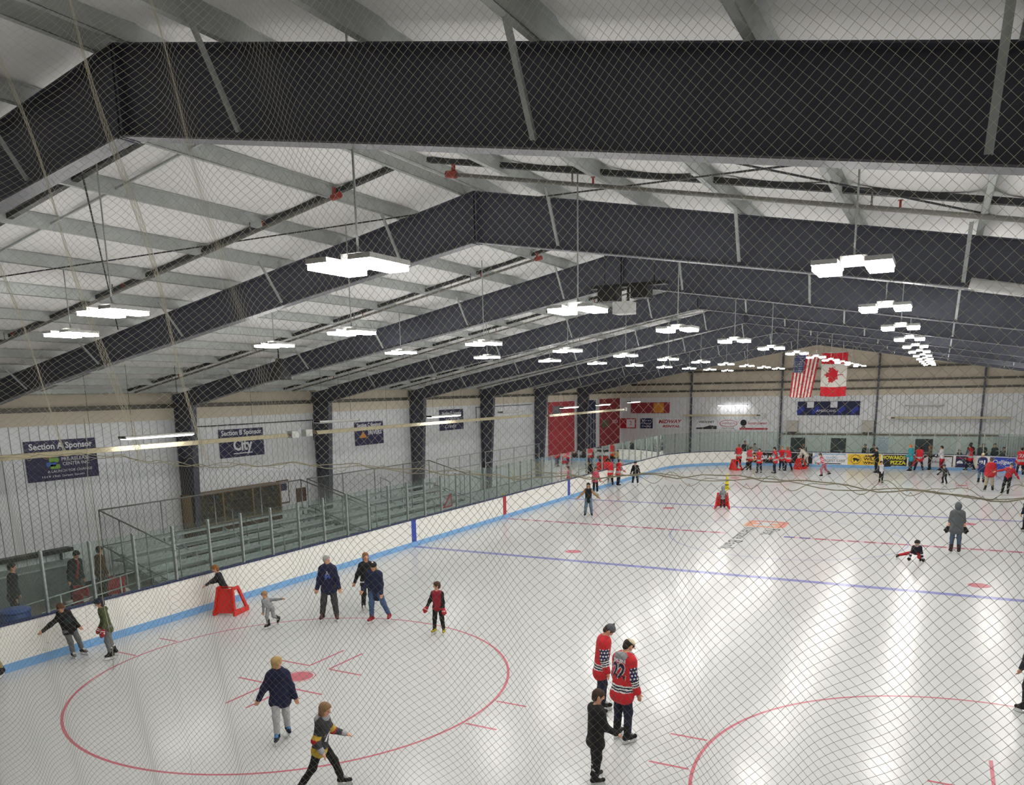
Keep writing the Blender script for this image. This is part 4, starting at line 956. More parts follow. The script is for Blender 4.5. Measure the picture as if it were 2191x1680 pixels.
def person(label, p, rel, Ht, look, lean=6, side=0, twist=0, nod=0, turn=0, armL=(5, 10, 15), armR=(5, 10, 15), legL=(4, 3, 8), legR=(4, 3, 8), tilt=0, near=False, drop=0., z0=0., group=None, skates=True):
    R_ = math.radians; kid = Ht < 1.45
    S = Ht-(.085 if skates else .02); lift = .085 if skates else .0
    hr = look.get('head', float(np.interp(Ht, [1.0, 1.3, 1.6, 1.8], [.19, .168, .145, .13]))); hh = hr*S
    bk = look.get('bulk', 1.0); top, pants = look['top'], look['pants']; slv = look.get('sleeve', top)
    h = .0115 if near else .026
    th, sh = .245*S*(1.02-.6*(hr-.13)), .235*S*(1.02-.6*(hr-.13)); ankh = .04*S+lift
    X = np.array([1., 0, 0]); P = np.zeros(3); pr = []; rootp = []
    def add(st, lab, a, b, ra, rb=None, **k): pr.append(dict(set=st, lab=lab, a=np.array(a, float), b=np.array(b, float), ra=ra, rb=ra if rb is None else rb, **k))
    feet = []
    for sg, (fw, ou, kn) in ((-1, legL), (1, legR)):
        hp = P+X*sg*.052*S; f, o = R_(fw), R_(ou)
        d1 = np.array([math.sin(o)*sg, math.sin(f)*math.cos(o), -math.cos(f)*math.cos(o)]); g = f-R_(kn); d2 = np.array([math.sin(o)*sg, math.sin(g)*math.cos(o), -math.cos(g)*math.cos(o)])
        k_ = hp+d1*th; an = k_+d2*sh; b_ = math.degrees(-g); pitch = max(0, b_-32)
        feet.append((sg, hp, k_, an, pitch))
    low = min(f[3][2] for f in feet); dz = ankh-low-drop
    off = np.array([-np.mean([f[3][0] for f in feet]), -np.mean([f[3][1] for f in feet if f[3][2] < low+.12]), dz])
    P = P+off; feet = [(a, b+off, c+off, d+off, e) for a, b, c, d, e in feet]
    ti = R_(tilt)
    def tl(v): return raxis(np.asarray(v, float), np.array([0, 1., 0]), ti)
    P = tl(P); feet = [(a, tl(b), tl(c), tl(d), e) for a, b, c, d, e in feet]
    up = tl(np.array([math.sin(R_(side)), math.sin(R_(lean))*math.cos(R_(side)), math.cos(R_(lean))*math.cos(R_(side))]))
    r0 = raxis(tl(X), up, R_(twist)); rt = r0-up*(r0 @ up); rt /= np.linalg.norm(rt); fw_ = np.cross(up, rt)
    Cc = P+up*.295*S; sw = .09*S
    uh = raxis(up, rt, -R_(nod)); fh = raxis(fw_, rt, -R_(nod)); fh = raxis(fh, uh, R_(turn)); rh = np.cross(fh, uh)
    nb = Cc+up*.03*S; hc = nb+up*.03*S+uh*.45*hh
    hip = X if tilt == 0 else tl(X)
    # clothes
    hem = look.get('hem', .05)*S
    add('top', top, P-up*hem, Cc-up*.04*S, .062*S*bk, .07*S*bk, bands=look.get('tbands'))
    for sg in (-1, 1): add('top', top, P+rt*sg*.036*S*bk-up*hem, Cc+rt*sg*.048*S-up*.02*S, .06*S*bk, .06*S*bk, bands=look.get('tbands'))
    for sg in (-1, 1): add('top', look.get('yoke', top), Cc-up*.005*S, Cc+rt*sg*sw*.9-up*.03*S, .036*S, .04*S*min(bk, 1.1))
    add('top', look.get('hemc', top), P-rt*.045*S*bk-up*hem, P+rt*.045*S*bk-up*hem, .068*S*bk)
    if look.get('hood') == 'down': add('top', look.get('hoodc', top), nb-fw_*.06*S-rt*.035*S-up*.01*S, nb-fw_*.06*S+rt*.035*S-up*.01*S, .034*S); add('top', look.get('hoodc', top), nb-rt*.045*S+fw_*.02*S-up*.005*S, nb+rt*.045*S+fw_*.02*S-up*.005*S, .032*S)
    if look.get('zip'): add('top', look['zip'], P+fw_*.075*S*bk, Cc+fw_*.07*S*bk, .012*S)
    hands = []
    for sg, (fa, oa, be) in ((-1, armL), (1, armR)):
        s0 = Cc+rt*sg*sw-up*.03*S; f, o = R_(fa), R_(oa)
        d1 = rt*sg*math.sin(o)+(fw_*math.sin(f)-up*math.cos(f))*math.cos(o); 
        bend = raxis(d1, rt*math.cos(o)+up*sg*math.sin(o)*.0+rt*.001, R_(be)); d2 = bend
        el = s0+d1*.165*S; wr_ = el+d2*.145*S
        add('top', slv, s0, el, .043*S*min(bk, 1.15), .035*S*bk, bands=look.get('sbands'))
        short = look.get('short')
        if short: add('skin', 'SKIN', el-d1*.02*S, wr_, .03*S, .022*S)
        else: add('top', slv, el, wr_, .035*S*bk, .029*S*bk, bands=look.get('fbands'))
        ps = np.cross(d2, fw_*sg if abs(d2 @ fw_) < .8 else up); ps = ps/np.linalg.norm(ps); pn = np.cross(d2, ps)
        gl = look.get('glove')
        if gl:
            add('glove', gl, wr_, wr_+d2*.07*S, .036*S, .042*S, bands=look.get('gbands')); add('glove', gl, wr_+d2*.07*S, wr_+d2*.105*S, .038*S, .026*S)
            add('glove', gl, wr_+d2*.03*S+ps*.02*S, wr_+d2*.08*S+ps*.05*S, .018*S, .014*S)
        else:
            fr_ = max(.0085, .0062*S)
            for q_ in (-1, 1): add('hand', 'SKIN', wr_-d2*.02*S, wr_+d2*.045*S+ps*q_*.012*S, .019*S, .016*S)
            if near:
                for i_, (o_, l_) in enumerate(((-1.5, .034), (-.5, .042), (.5, .045), (1.5, .038))):
                    b0 = wr_+d2*.05*S+ps*o_*.0125*S; m0 = b0+d2*l_*.55*S+pn*.004*S; e0 = m0+(d2*.75+pn*.6)*l_*.5*S
                    add('hand', 'SKIN', b0, m0, fr_); add('hand', 'SKIN', m0, e0, fr_, fr_*.85)
                b0 = wr_+d2*.018*S+ps*.02*S; add('hand', 'SKIN', b0, b0+(d2*.6+ps*.7)*.042*S, fr_*1.15, fr_)
            else: add('hand', 'SKIN', wr_+d2*.045*S, wr_+d2*.09*S, .018*S, .012*S)
        hands.append(wr_)
    add('pant', pants, P-hip*.04*S, P+hip*.04*S, .058*S)
    lg = look.get('loose', 1.0)
    for sg, hp, k_, an, pitch in feet:
        add('pant', pants, hp, k_, .06*S, .043*S*lg, bands=look.get('pbands')); add('pant', pants, k_, an+(k_-an)*  .2, .043*S*lg, .038*S*lg)
    # head
    add('skin', 'SKIN', nb-up*.03*S, hc-uh*.25*hh, .03*S, .032*S)
    add('skin', 'SKIN', hc+uh*.14*hh-fh*.06*hh, hc+uh*.12*hh+fh*.02*hh, .355*hh)
    add('skin', 'SKIN', hc-uh*.12*hh+fh*.09*hh, hc-uh*.30*hh+fh*.12*hh, .25*hh, .165*hh)
    add('skin', 'SKIN', hc+uh*.06*hh+fh*.36*hh, hc-uh*.08*hh+fh*.43*hh, .03*hh, .05*hh)
    for sg in (-1, 1): add('skin', 'SKIN', hc+rh*sg*.35*hh+uh*.05*hh-fh*.03*hh, hc+rh*sg*.345*hh-uh*.09*hh, .055*hh, .04*hh)
    if look.get('hood') == 'up':
        add('hoodset', top, hc+uh*.10*hh-fh*.08*hh, hc+uh*.06*hh-fh*.02*hh, .47*hh, clip=(fh+uh*.1, float((fh+uh*.1) @ (hc+fh*.22*hh)))); add('hoodset', top, hc-uh*.2*hh-fh*.1*hh, nb-fh*.02*hh, .4*hh, .36*hh, clip=(fh, float(fh @ (hc+fh*.16*hh))))
        add('hoodset', top, hc+uh*.5*hh-fh*.12*hh, hc+uh*.2*hh-fh*.2*hh, .12*hh, .3*hh)
    over = [(hc+rh*sg*.15*hh+uh*.06*hh+fh*.345*hh, .046*hh, 'EYE') for sg in (-1, 1)]+[(hc-uh*.24*hh+fh*.29*hh, .085*hh, 'LIPS')]
    km = dict(hand=.006*S, top=.035*S, pant=.03*S, skin=.022*S, glove=.02*S, hoodset=.05*S)
    me, V, Q = sdf_mesh('body', pr, h, km, over)
    rz = facing(p, rel)
    o = thing('person', label, 'person', (p.x, p.y, z0), rz, group); body = link('body', me, o)
    # hair and hats
    hm = []
    def addh(lab, a, b, ra, rb=None, **k): hm.append(dict(set='h', lab=lab, a=np.array(a, float), b=np.array(b, float), ra=ra, rb=ra if rb is None else rb, **k))
    hair = look.get('hair')
    if hair and look.get('hood') != 'up':
        n_ = (fh*1.0-uh*.75); addh(hair, hc+uh*.17*hh-fh*.09*hh, hc+uh*.15*hh+fh*.04*hh, .40*hh, clip=(n_, float(n_ @ (hc+fh*.26*hh+uh*.12*hh))))
        ln = look.get('hairlen', .0)
        addh(hair, hc-fh*.2*hh+uh*.05*hh, hc-fh*.2*hh-uh*(.16+ln)*hh, .3*hh, .26*hh if ln < .3 else .2*hh, clip=(fh, float(fh @ (hc-fh*.02*hh))))
        if ln > .3:
            for sg in (-1, 1): addh(hair, hc+rh*sg*.3*hh-fh*.06*hh, hc+rh*sg*.3*hh-uh*ln*hh+fh*.02*hh, .13*hh, .1*hh)
        if look.get('pony'): addh(hair, hc-fh*.42*hh+uh*.2*hh, hc-fh*.62*hh-uh*.45*hh, .12*hh, .05*hh)
        mh, _, _ = sdf_mesh('hair', hm, h*.9, dict(h=.05*hh)); link('hair', mh, o); hm = []
    hat = look.get('hat')
    if hat:
        kind, hcx = hat[0], hat[1]
        if kind == 'beanie':
            n_ = -uh+fh*.25; addh(hcx, hc+uh*.2*hh-fh*.06*hh, hc+uh*.2*hh, .43*hh, clip=(n_, float(n_ @ (hc+uh*.12*hh)))); addh(hat[2] if len(hat) > 2 else hcx, hc+uh*.2*hh-fh*.04*hh, hc+uh*.2*hh-fh*.02*hh, .45*hh, clip=(n_, float(n_ @ (hc+uh*.12*hh))), bias=.02)
            hm[-1]['clip'] = None; hm[-1]['ra'] = hm[-1]['rb'] = .30*hh
            if len(hat) > 3 and hat[3]: addh(hcx, hc+uh*.5*hh-fh*.1*hh, hc+uh*.78*hh-fh*.16*hh, .2*hh, .03*hh)
            else: addh(hat[2] if len(hat) > 2 else hcx, hc+uh*.62*hh-fh*.06*hh, hc+uh*.64*hh-fh*.06*hh, .1*hh)
        elif kind == 'helmet':
            n_ = -uh+fh*.35; addh(hcx, hc+uh*.16*hh-fh*.1*hh, hc+uh*.15*hh+fh*.08*hh, .48*hh, clip=(n_, float(n_ @ (hc+uh*.1*hh+fh*.1*hh)))); addh(hcx, hc-fh*.25*hh, hc-fh*.22*hh-uh*.2*hh, .34*hh, .3*hh, clip=(fh, float(fh @ (hc+fh*.02*hh))))
        elif kind == 'cap':
            n_ = -uh; addh(hcx, hc+uh*.2*hh-fh*.05*hh, hc+uh*.2*hh, .425*hh, clip=(n_, float(n_ @ (hc+uh*.2*hh)))); bd = fh if not hat[2:] or hat[2] != 'back' else -fh
            for q_ in (-.18, 0, .18): addh(hat[3] if len(hat) > 3 else hcx, hc+uh*.22*hh+bd*.3*hh+rh*q_*hh, hc+uh*.18*hh+bd*.62*hh+rh*q_*.8*hh, .05*hh, .035*hh)
        mh, _, _ = sdf_mesh('hat', hm, h*.8, dict(h=.03*hh)); nm = {'beanie': 'beanie', 'helmet': 'helmet', 'cap': 'cap'}[kind]; ho = link(nm, mh, o)
        if kind == 'helmet' and near:
            b = MB(); c0 = Vector(hc); R2 = Vector(rh); F2 = Vector(fh); U2 = Vector(uh)
            for z_ in (-.32, -.2, -.08, .04):
                b.tube([c0+U2*z_*hh+R2*math.sin(a_)*.4*hh+F2*(.1+math.cos(a_)*.48)*hh for a_ in np.linspace(-1.3, 1.3, 9)], .0035, 5)
            for a_ in (-.8, -.3, .3, .8): b.tube([c0+U2*z_*hh+R2*math.sin(a_)*.4*hh+F2*(.1+math.cos(a_)*.48)*hh for z_ in (-.34, -.1, .14)], .0035, 5)
            b.build('face_cage', GALV, ho)
    # skates
    bc = look.get('boot', '17171a'); bc2 = look.get('boot2', bc)
    for sg, hp, k_, an, pitch in feet:
        to = R_(look.get('toe', 12))*-sg; ff = np.array([math.sin(-to), math.cos(to), 0]); pa = R_(pitch)
        ff = ff*math.cos(pa)-np.array([0, 0, 1])*math.sin(pa); rr = np.cross(ff, [0, 0, 1]); rr /= np.linalg.norm(rr); uu = np.cross(rr, ff)
        q = []
        def addb(lab, a, b, ra, rb=None, **k): q.append(dict(set='b', lab=lab, a=np.array(a, float), b=np.array(b, float), ra=ra, rb=ra if rb is None else rb, **k))
        leg = (k_-an)/np.linalg.norm(k_-an); fs = max(.8, S/1.6)*1.08
        addb(bc, an-ff*.01, an+leg*.12*fs-ff*.012, .05*fs, .054*fs); addb(look.get('cuff', bc), an+leg*.145*fs-ff*.012, an+leg*.15*fs-ff*.012, .052*fs)
        so = ankh-lift if skates else ankh-.0
        sz = an-uu*(.04*S*.45)
        addb(bc, sz-ff*.045*fs-uu*.0, sz+ff*.06*fs, .043*fs, .043*fs, bands=None); addb(bc2, sz+ff*.06*fs, sz+ff*.135*fs-uu*.008, .04*fs, .034*fs); addb(look.get('lace', bc2), an+ff*.035*fs+leg*.05*fs, an+ff*.085*fs-uu*.005, .024*fs, .022*fs)
        ms, _, _ = sdf_mesh('skate', q, h*.85 if near else .02, dict(b=.02)); sk = link('skate' if skates else 'shoe', ms, o)
        if skates:
            bot = an-uu*ankh; M_ = frame(Vector(bot), Vector(ff), Vector(-rr) if False else Vector(np.cross(uu, ff)))
            b = MB(); t_ = .011
            hgt = ankh-.04*S*.45-.03*fs
            prof = [(-.085*fs, .018), (.155*fs, .018), (.175*fs, .035), (.15*fs, hgt), (.07*fs, hgt), (.05*fs, .045), (.01*fs, .045), (-.01*fs, hgt), (-.075*fs, hgt)]
            Mx = M_ @ Matrix(((1, 0, 0, 0), (0, 0, -1, t_), (0, 1, 0, 0), (0, 0, 0, 1)))
            b.prism(prof[:5]+prof[5:], 2*t_, 0, Mx); bo_ = b.build('blade_holder', SOLE, sk)
            b = MB(); Mx = M_ @ Matrix(((1, 0, 0, 0), (0, 0, -1, .003), (0, 1, 0, 0), (0, 0, 0, 1))); b.prism([(-.09*fs, .02), (-.085*fs, .004), (-.06*fs, 0), (.13*fs, 0), (.165*fs, .008), (.175*fs, .03), (.16*fs, .022)], .006, 0, Mx); b.build('runner', RUNNER, sk)
    info = dict(root=o, P=P, C=Cc, up=up, rt=rt, fw=fw_, S=S, V=V, Q=Q)
    return info
def decal(info, s, size, m, name, back=True, zf=.6, width=None, bold=0., xoff=0., lift=.004):
    """flat print pressed onto the garment: letters dropped onto the cloth along the chest or back direction"""
    me = text_mesh(s, size, 0, width=width, bold=bold); me.materials.clear(); me.materials.append(m)
    bt = BVHTree.FromPolygons([Vector(v) for v in info['V']], [list(map(int, q)) for q in info['Q']])
    n = -info['fw'] if back else info['fw']; x = np.cross(info['up'], n); o = info['P']*(1-zf)+info['C']*zf+x*xoff
    for v in me.vertices:
        p = o+x*v.co.x+info['up']*v.co.y+n*.6
        hit = bt.ray_cast(Vector(p), Vector(-n))
        if hit[0] is not None: v.co = hit[0]+Vector(n)*lift
        else: v.co = Vector(o+x*v.co.x+info['up']*v.co.y+n*.12)
    return link(name, me, info['root'])
K = '121215'; NV = '141a33'; JR = 'c8202a'; WHT = 'e8e6e4'; DNV = '161c34'; JEAN = '4a5f78'
def jersey(**k):
    d = dict(top=JR, pants=DNV, bulk=1.18, hem=.09, hemc=JR, sbands=[(.3, 1.01, 'STARS')], fbands=[(-.01, .12, DNV), (.12, .22, WHT), (.22, .3, DNV), (.3, .4, WHT), (.4, .48, DNV), (.48, .58, WHT)], tbands=[(.13, .17, WHT), (.17, .21, DNV), (.21, .25, WHT), (.25, .29, DNV), (.29, .33, WHT)], hair='3a2a20', boot=K, lace='b9bcc0')
    d.update(k); return d
# --- near skaters
i_ = person('person in black hoodie and grey trousers, one hand on the boards', Vector((-12.5, -22.25, 0)), -150, 1.46, dict(top=K, pants='6f7072', hair='5a3b26', hood='down', hem=.06, bulk=1.08, boot2='7d7a78', lace='c9c4be'), lean=8, side=4, tilt=15, nod=18, turn=-35, armR=(-22, 76, 4), armL=(4, 8, 20), legL=(6, 2, 12), legR=(2, 4, 14), near=True)
decal(i_, 'DANGER', .07, mat('print_teal', '3f6068', .7), 'chest_print', False, .62, .2); decal(i_, 'ZONE', .05, MATS['print_teal'], 'chest_print', False, .5, .14)
i_ = person('child in olive hoodie and dark helmet with striped red gloves', gp(243, 1408), 95, 1.44, dict(top='4d5534', pants='6b6e70', hair='4a3020', hat=('helmet', '1c2033'), glove='a01f2c', gbands=[(.2, .4, WHT), (.6, .8, WHT)], hood='down', hem=.05, bulk=1.06, cuff=WHT), lean=10, tilt=4, nod=6, armL=(8, 12, 22), armR=(10, 12, 25), legL=(10, 6, 18), legR=(-2, 8, 14), near=True)
decal(i_, '5', .16, mat('print_lime', 'c8e03a', .6), 'chest_print', False, .66, .1, .01)
person('child with auburn hair in black top reaching for the boards', gp(485, 1308), 75, 1.36, dict(top='15161f', pants=K, hair='8a5526', hairlen=.12, hem=.05), lean=20, nod=6, turn=20, armL=(72, 30, 5), armR=(40, 12, 50), legL=(6, 1, 16), legR=(6, 1, 16), near=True)
i_ = person('small child in pale grey hoodie gliding with one arm stretched out', gp(586, 1343), 150, 1.1, dict(top='b4b5b9', sleeve='85878c', pants='97979a', hair='9a7c52', hood='down', hem=.05, lace='a49f98', head=.195), lean=34, nod=-22, turn=-10, twist=12, armL=(10, 88, 5), armR=(20, 12, 15), legR=(22, 2, 34), legL=(0, 6, 62), near=True)
i_ = person('grey haired man in navy hoodie and dark grey trousers', gp(706, 1329), 172, 1.82, dict(top='12173a', pants='3e3d3f', hair='a7a4a0', hood='down', hem=.07, bulk=1.12, loose=1.12, boot2='5d3534'), lean=4, nod=4, turn=62, armL=(6, 14, 16), armR=(0, 16, 14), legL=(2, 5, 4), legR=(2, 9, 6), near=True)
decal(i_, 'A', .2, mat('print_pale', 'c9b6b8', .7), 'chest_print', False, .72, .1, .0); decal(i_, 'JH', .17, mat('print_blue', '3f63b8', .7), 'chest_print', False, .55, .15, .008)
person('person with long brown hair in black jacket, behind the woman in jeans', gp(787, 1307), 195, 1.68, dict(top='14161c', pants='1b1b1d', pbands=[(.1, .2, WHT)], hair='8a623f', hairlen=.5, hem=.08, boot2='b9b4ad', lace=WHT), lean=4, armR=(-4, 22, 8), armL=(5, 8, 12), legL=(-4, 4, 8), legR=(8, 4, 10), near=True)
person('woman in navy jacket and jeans with red skates and patterned beanie', gp(815, 1332), 155, 1.72, dict(top='18213f', pants='41597c', hair='b08d55', hairlen=.55, hat=('beanie', '1a1a1c', WHT), hem=.13, bulk=1.14, boot='8d1f26', boot2='a3242c', lace='8d1f26'), lean=12, side=-5, nod=22, turn=-8, armR=(14, 10, 45), armL=(4, 8, 20), legR=(8, 3, 10), legL=(-2, 17, 14), near=True)
i_ = person('boy in red vest and red gloves with yellow skates', gp(940, 1358), 160, 1.36, dict(top='8e1a2b', yoke='8e1a2b', sleeve=K, pants='151517', hair='4a3424', glove='b4202e', gbands=[(.45, .7, 'd9c2c2')], hem=.03, boot='c2a92e', boot2='b7a030', lace='3a3320', cuff=WHT), lean=3, turn=-62, nod=4, armR=(4, 24, 12), armL=(4, 8, 14), legL=(2, 6, 6), legR=(2, 5, 6), near=True)
person('blond boy in navy hoodie and pale grey sweatpants', gp(606, 1583), 178, 1.57, dict(top='10173a', pants='b9b9bb', hair='b99a63', hairlen=.02, hood='down', hem=.07, bulk=1.16, lace='4f8fd0', boot2='1c2535'), lean=3, turn=120, nod=4, armR=(0, 28, 6), armL=(-2, 16, 8), legR=(12, 1, 12), legL=(-8, 1, 16), near=True)
i_ = person('boy striding in dark hockey jersey with yellow and red bands', gp(690, 1692), -108, 1.48, dict(top='2b2b30', sleeve='2b2b30', pants='121214', hair='8a6a48', hairlen=.34, hood='down', hoodc='9a9b9e', hem=.05, hemc='c9a63a', bulk=1.15, sbands=[(.62, .95, 'c9a63a'), (.95, 1.01, 'b5202c')], fbands=[(-.01, .2, 'b5202c'), (.2, .7, '3a3a40'), (.7, 1.01, 'b4b5b9')], tbands=[(-.01, .12, 'c9a63a')], lace='b4b5b9'), lean=10, turn=-12, nod=6, armL=(34, 18, 40), armR=(-10, 16, 55), legL=(30, 4, 12), legR=(-18, 8, 16), near=True)
decal(i_, '71', .15, SGNW, 'jersey_number', False, .42, .17, .012, -.02)
person('boy in black clothes standing in front of the pair in red jerseys', gp(1273, 1677), -62, 1.52, dict(top='0e0e12', pants='0f0f13', hair='3f2d20', hem=.1, bulk=1.14, loose=1.05, cuff='cfcfcf', lace=WHT), lean=2, nod=14, turn=-22, armL=(18, 8, 35), armR=(18, 8, 40), legL=(6, 2, 6), legR=(-2, 2, 6), near=True)
person('person in red starred jersey and pointed grey beanie, head bowed', gp(1284, 1527), -88, 1.78, jersey(hair='3a2a20', hat=('beanie', '55575d', '55575d', True)), lean=6, nod=42, armL=(4, 6, 12), armR=(6, 6, 14), legL=(6, 2, 8), legR=(0, 3, 10), near=True)
i_ = person('person in red jersey numbered 22 with tan cap and grey hood', gp(1331, 1586), -42, 1.84, jersey(hair='2a201a', hat=('cap', 'd8cdb0', 'front', 'e6dfcc'), hood='down', hoodc='8f9092', lace='9a9da0'), lean=6, nod=40, turn=-10, armL=(6, 8, 12), armR=(6, 10, 14), legL=(4, 3, 6), legR=(2, 4, 8), near=True)
decal(i_, '22', .36, mat('number_white_edge', 'd8d6d4', .7), 'jersey_number_edge', True, .56, .30, .028); decal(i_, '22', .35, mat('number_navy', '141c38', .7), 'jersey_number', True, .56, .27, .008, lift=.008); decal(i_, 'BRUIN', .085, SGNW, 'jersey_name', True, .92, .26, .004)
# --- mid ice
person('woman in black vest and tan patterned sleeves, both arms held out', gp(1259, 1106), 178, 1.62, dict(top=K, sleeve='a8845c', pants='5b6f86', hair='5a4632', hairlen=.5, hat=('beanie', '16181a', WHT), hem=.07, loose=1.15), lean=4, armL=(8, 44, 22), armR=(8, 44, 22), legL=(2, 6, 4), legR=(2, 6, 4), near=True)
person('woman in pink pullover and black leggings near the boards', gp(1274, 1059), -155, 1.6, dict(top='b84a5f', pants=K, hair='4a2e26', hairlen=.4, hem=.05, boot=WHT, boot2=WHT, lace=WHT), lean=5, nod=12, turn=-20, armL=(10, 14, 10), armR=(0, 8, 10), legL=(4, 4, 6), legR=(2, 2, 6), near=True)
person('person in red jersey facing the boards beside the gate', gp(1305, 1041), 15, 1.74, jersey(sbands=[(.3, .9, '8d8f95')], sleeve='8d8f95', pants=K), armL=(20, 10, 60), armR=(10, 12, 40), legL=(2, 7, 4), legR=(2, 7, 4), near=True)
person('person in red jersey with dark pants leaning by the boards', gp(1322, 1041), -50, 1.7, jersey(hair='3a2a20'), armL=(20, 10, 50), armR=(20, 10, 40), legL=(8, 4, 10), legR=(-2, 3, 10), near=True)
person('person in black jacket and white skates bending forward', gp(1359, 1040), 176, 1.62, dict(top='15151d', pants=K, hair='2b2420', zip='6a6d73', hem=.06, boot=WHT, boot2=WHT, lace=WHT), lean=24, nod=8, armL=(4, 16, 14), armR=(4, 18, 14), legL=(14, 6, 22), legR=(14, 8, 22), near=True)
person('small child in grey hooded top holding the skate aid at centre ice', gp(1546, 1089.5), 0, 1.12, dict(top='85898c', pants='26262c', hood='up', hem=.05, head=.2), lean=8, armL=(38, 22, 18), armR=(38, 22, 18), legL=(2, 3, 6), legR=(2, 4, 6), near=True)
i_ = person('person in grey hooded shirt and jeans skating away', gp(2042, 1185), 2, 1.82, dict(top='55595c', pants='46566a', hood='up', short=True, glove='141416', hem=.08, bulk=1.2, boot='3a2426', boot2='8a3038', lace=WHT), lean=5, armL=(2, 12, 12), armR=(2, 12, 12), legL=(2, 2, 8), legR=(2, 3, 14), near=True)
person('child in black helmet and dark jersey crawling on the ice with red trousers', gp(1944, 1199), 178, 1.25, dict(top='171a2a', pants='b01f2c', hair='5a4632', hat=('helmet', '131317'), glove='141416', gbands=[(.0, .3, WHT)], fbands=[(.2, .45, WHT)], hem=.03, bulk=1.1), lean=50, nod=-40, armL=(44, 14, 4), armR=(44, 14, 4), legL=(60, 6, 140), legR=(8, 72, 6), drop=.0, near=True)
person('person in khaki trousers skating beside the boards', gp(-6, 1452), 150, 1.75, dict(top='555a60', pants='a3946c', hair='3a2a20', hem=.05), lean=8, tilt=16, legL=(4, 3, 10), legR=(4, 10, 10), near=True)
person('person in dark navy clothes beyond the grey hooded skater', gp(2196, 1138), 150, 1.42, dict(top='171b2c', pants='15171f', hair='2a201a'), legL=(4, 6, 10), legR=(2, 4, 8), near=True)
person('person in dark trousers skating over the right circle', gp(2206, 1524), 60, 1.7, dict(top='22252e', pants='1a1b22', hair='2a201a'), legL=(4, 6, 10), legR=(2, 8, 8), near=True)
# --- far end
def far(label, u, v, rel, Ht, look, **k): return person(label, gp(u, v), rel, Ht, look, near=False, **k)
far('person in red jersey behind the skate aid near the seated child', 1580, 1002, 10, 1.78, jersey(pants=K, hair='55504c'), armL=(25, 8, 50), armR=(25, 8, 50))
person('small child in black sitting on the far ice by the skate aid', gp(1593, 1010), 150, 1.15, dict(top=K, pants='3a3a3e', hair='4a3424', head=.19), lean=12, legL=(85, 12, 20), legR=(80, 14, 30), drop=-.02)
far('person in red and white jersey leaning towards the glass', 1602, 1008, -20, 1.75, jersey(top='c23a44', sleeve='c9c7cc', hair='3a2a20'), lean=14, armL=(60, 20, 20), legL=(10, 4, 14), legR=(-6, 6, 14))
far('person in red jersey in front of the black advert with gold emblem', 1624, 1014, 160, 1.76, jersey(hair='2a201a', pants=DNV), armR=(20, 12, 70), legL=(4, 5, 6))
far('person in red jersey and dark topped beanie', 1657, 1015, 100, 1.86, jersey(hair='1a1a1c', hat=('beanie', '1a1a20', '1a1a20', True)), armL=(20, 8, 60), armR=(14, 8, 40))
far('person in red jersey between two others in red', 1672, 1008, 175, 1.76, jersey(hair='8a6a48'), armL=(20, 12, 60), armR=(10, 12, 30))
far('person in red jersey with one leg set back', 1687, 1010, 40, 1.78, jersey(hair='8a623f', hairlen=.4), lean=10, legL=(12, 4, 8), legR=(-8, 8, 10))
far('person in white clothes bending over a skate aid', 1724, 1001, 70, 1.75, dict(top='d9d2c4', pants='c9c2b4', hair='2a201a', hem=.05), lean=46, nod=-10, armL=(60, 10, 10), armR=(60, 10, 10), legL=(16, 4, 16), legR=(-4, 4, 10))
far('person in red and white striped pyjamas pushing off', 1766, 1021, 95, 1.66, dict(top='b8485a', pants='a8606c', hair='3a2a24', hairlen=.3, tbands=[(.0, .12, 'd8ccd0'), (.24, .36, 'd8ccd0'), (.48, .6, 'd8ccd0'), (.72, .84, 'd8ccd0')], sbands=[(.1, .3, 'd8ccd0'), (.5, .7, 'd8ccd0')], fbands=[(.1, .3, 'd8ccd0'), (.5, .7, 'd8ccd0')]), lean=24, armL=(30, 8, 50), armR=(20, 8, 50), legL=(24, 4, 30), legR=(-20, 6, 24))
far('person in black with arms spread, in front of the yellow advert', 1874, 1014, 100, 1.78, dict(top='111114', pants='111114', hair='1a1512', hem=.04), armL=(60, 10, 10), armR=(-20, 14, 20), legL=(4, 4, 6))
far('child in white top and black trousers with one arm stretched sideways', 1884, 1036, 200, 1.4, dict(top='c9cbce', sleeve='17181c', pants='121214', hair='1a1a1c'), lean=10, side=8, armL=(10, 80, 6), armR=(0, 14, 20), legL=(6, 1, 10), legR=(8, 1, 12))
far('person in teal hoodie and orange cap by the far boards', 1947, 1010, 75, 1.86, dict(top='2f97a5', pants='33383e', hair='d9692e', hat=('cap', 'e07a3c'), hem=.09, bulk=1.25, hood='down', loose=1.2), armL=(10, 6, 50), armR=(10, 6, 50))
far('person in red jersey with dark long hair next to the teal hoodie', 1965, 1009, 5, 1.78, jersey(hair='231a18', hairlen=.5), legL=(-4, 12, 8), legR=(6, 12, 10))
far('person in camouflage jacket by the far boards', 1988, 1008, 80, 1.76, dict(top='6a5f48', sleeve='5a5340', pants='1c1c20', hair='7a5a3c', hairlen=.4, glove='1a1a1c', tbands=[(.2, .35, '3f3a2c'), (.6, .75, '857a5c')]), armL=(15, 8, 50), armR=(15, 8, 50))
far('person in white and red jersey with a dark ponytail', 2013, 1009, 70, 1.76, dict(top='d8d6d8', sleeve='d0ced2', pants='8e1f2c', hemc='b01f2e', hair='2a1f1c', pony=True, hem=.1, bulk=1.15, fbands=[(.1, .5, '1c2445')], glove='1a1a1c'), armL=(30, 8, 50), armR=(20, 8, 50))
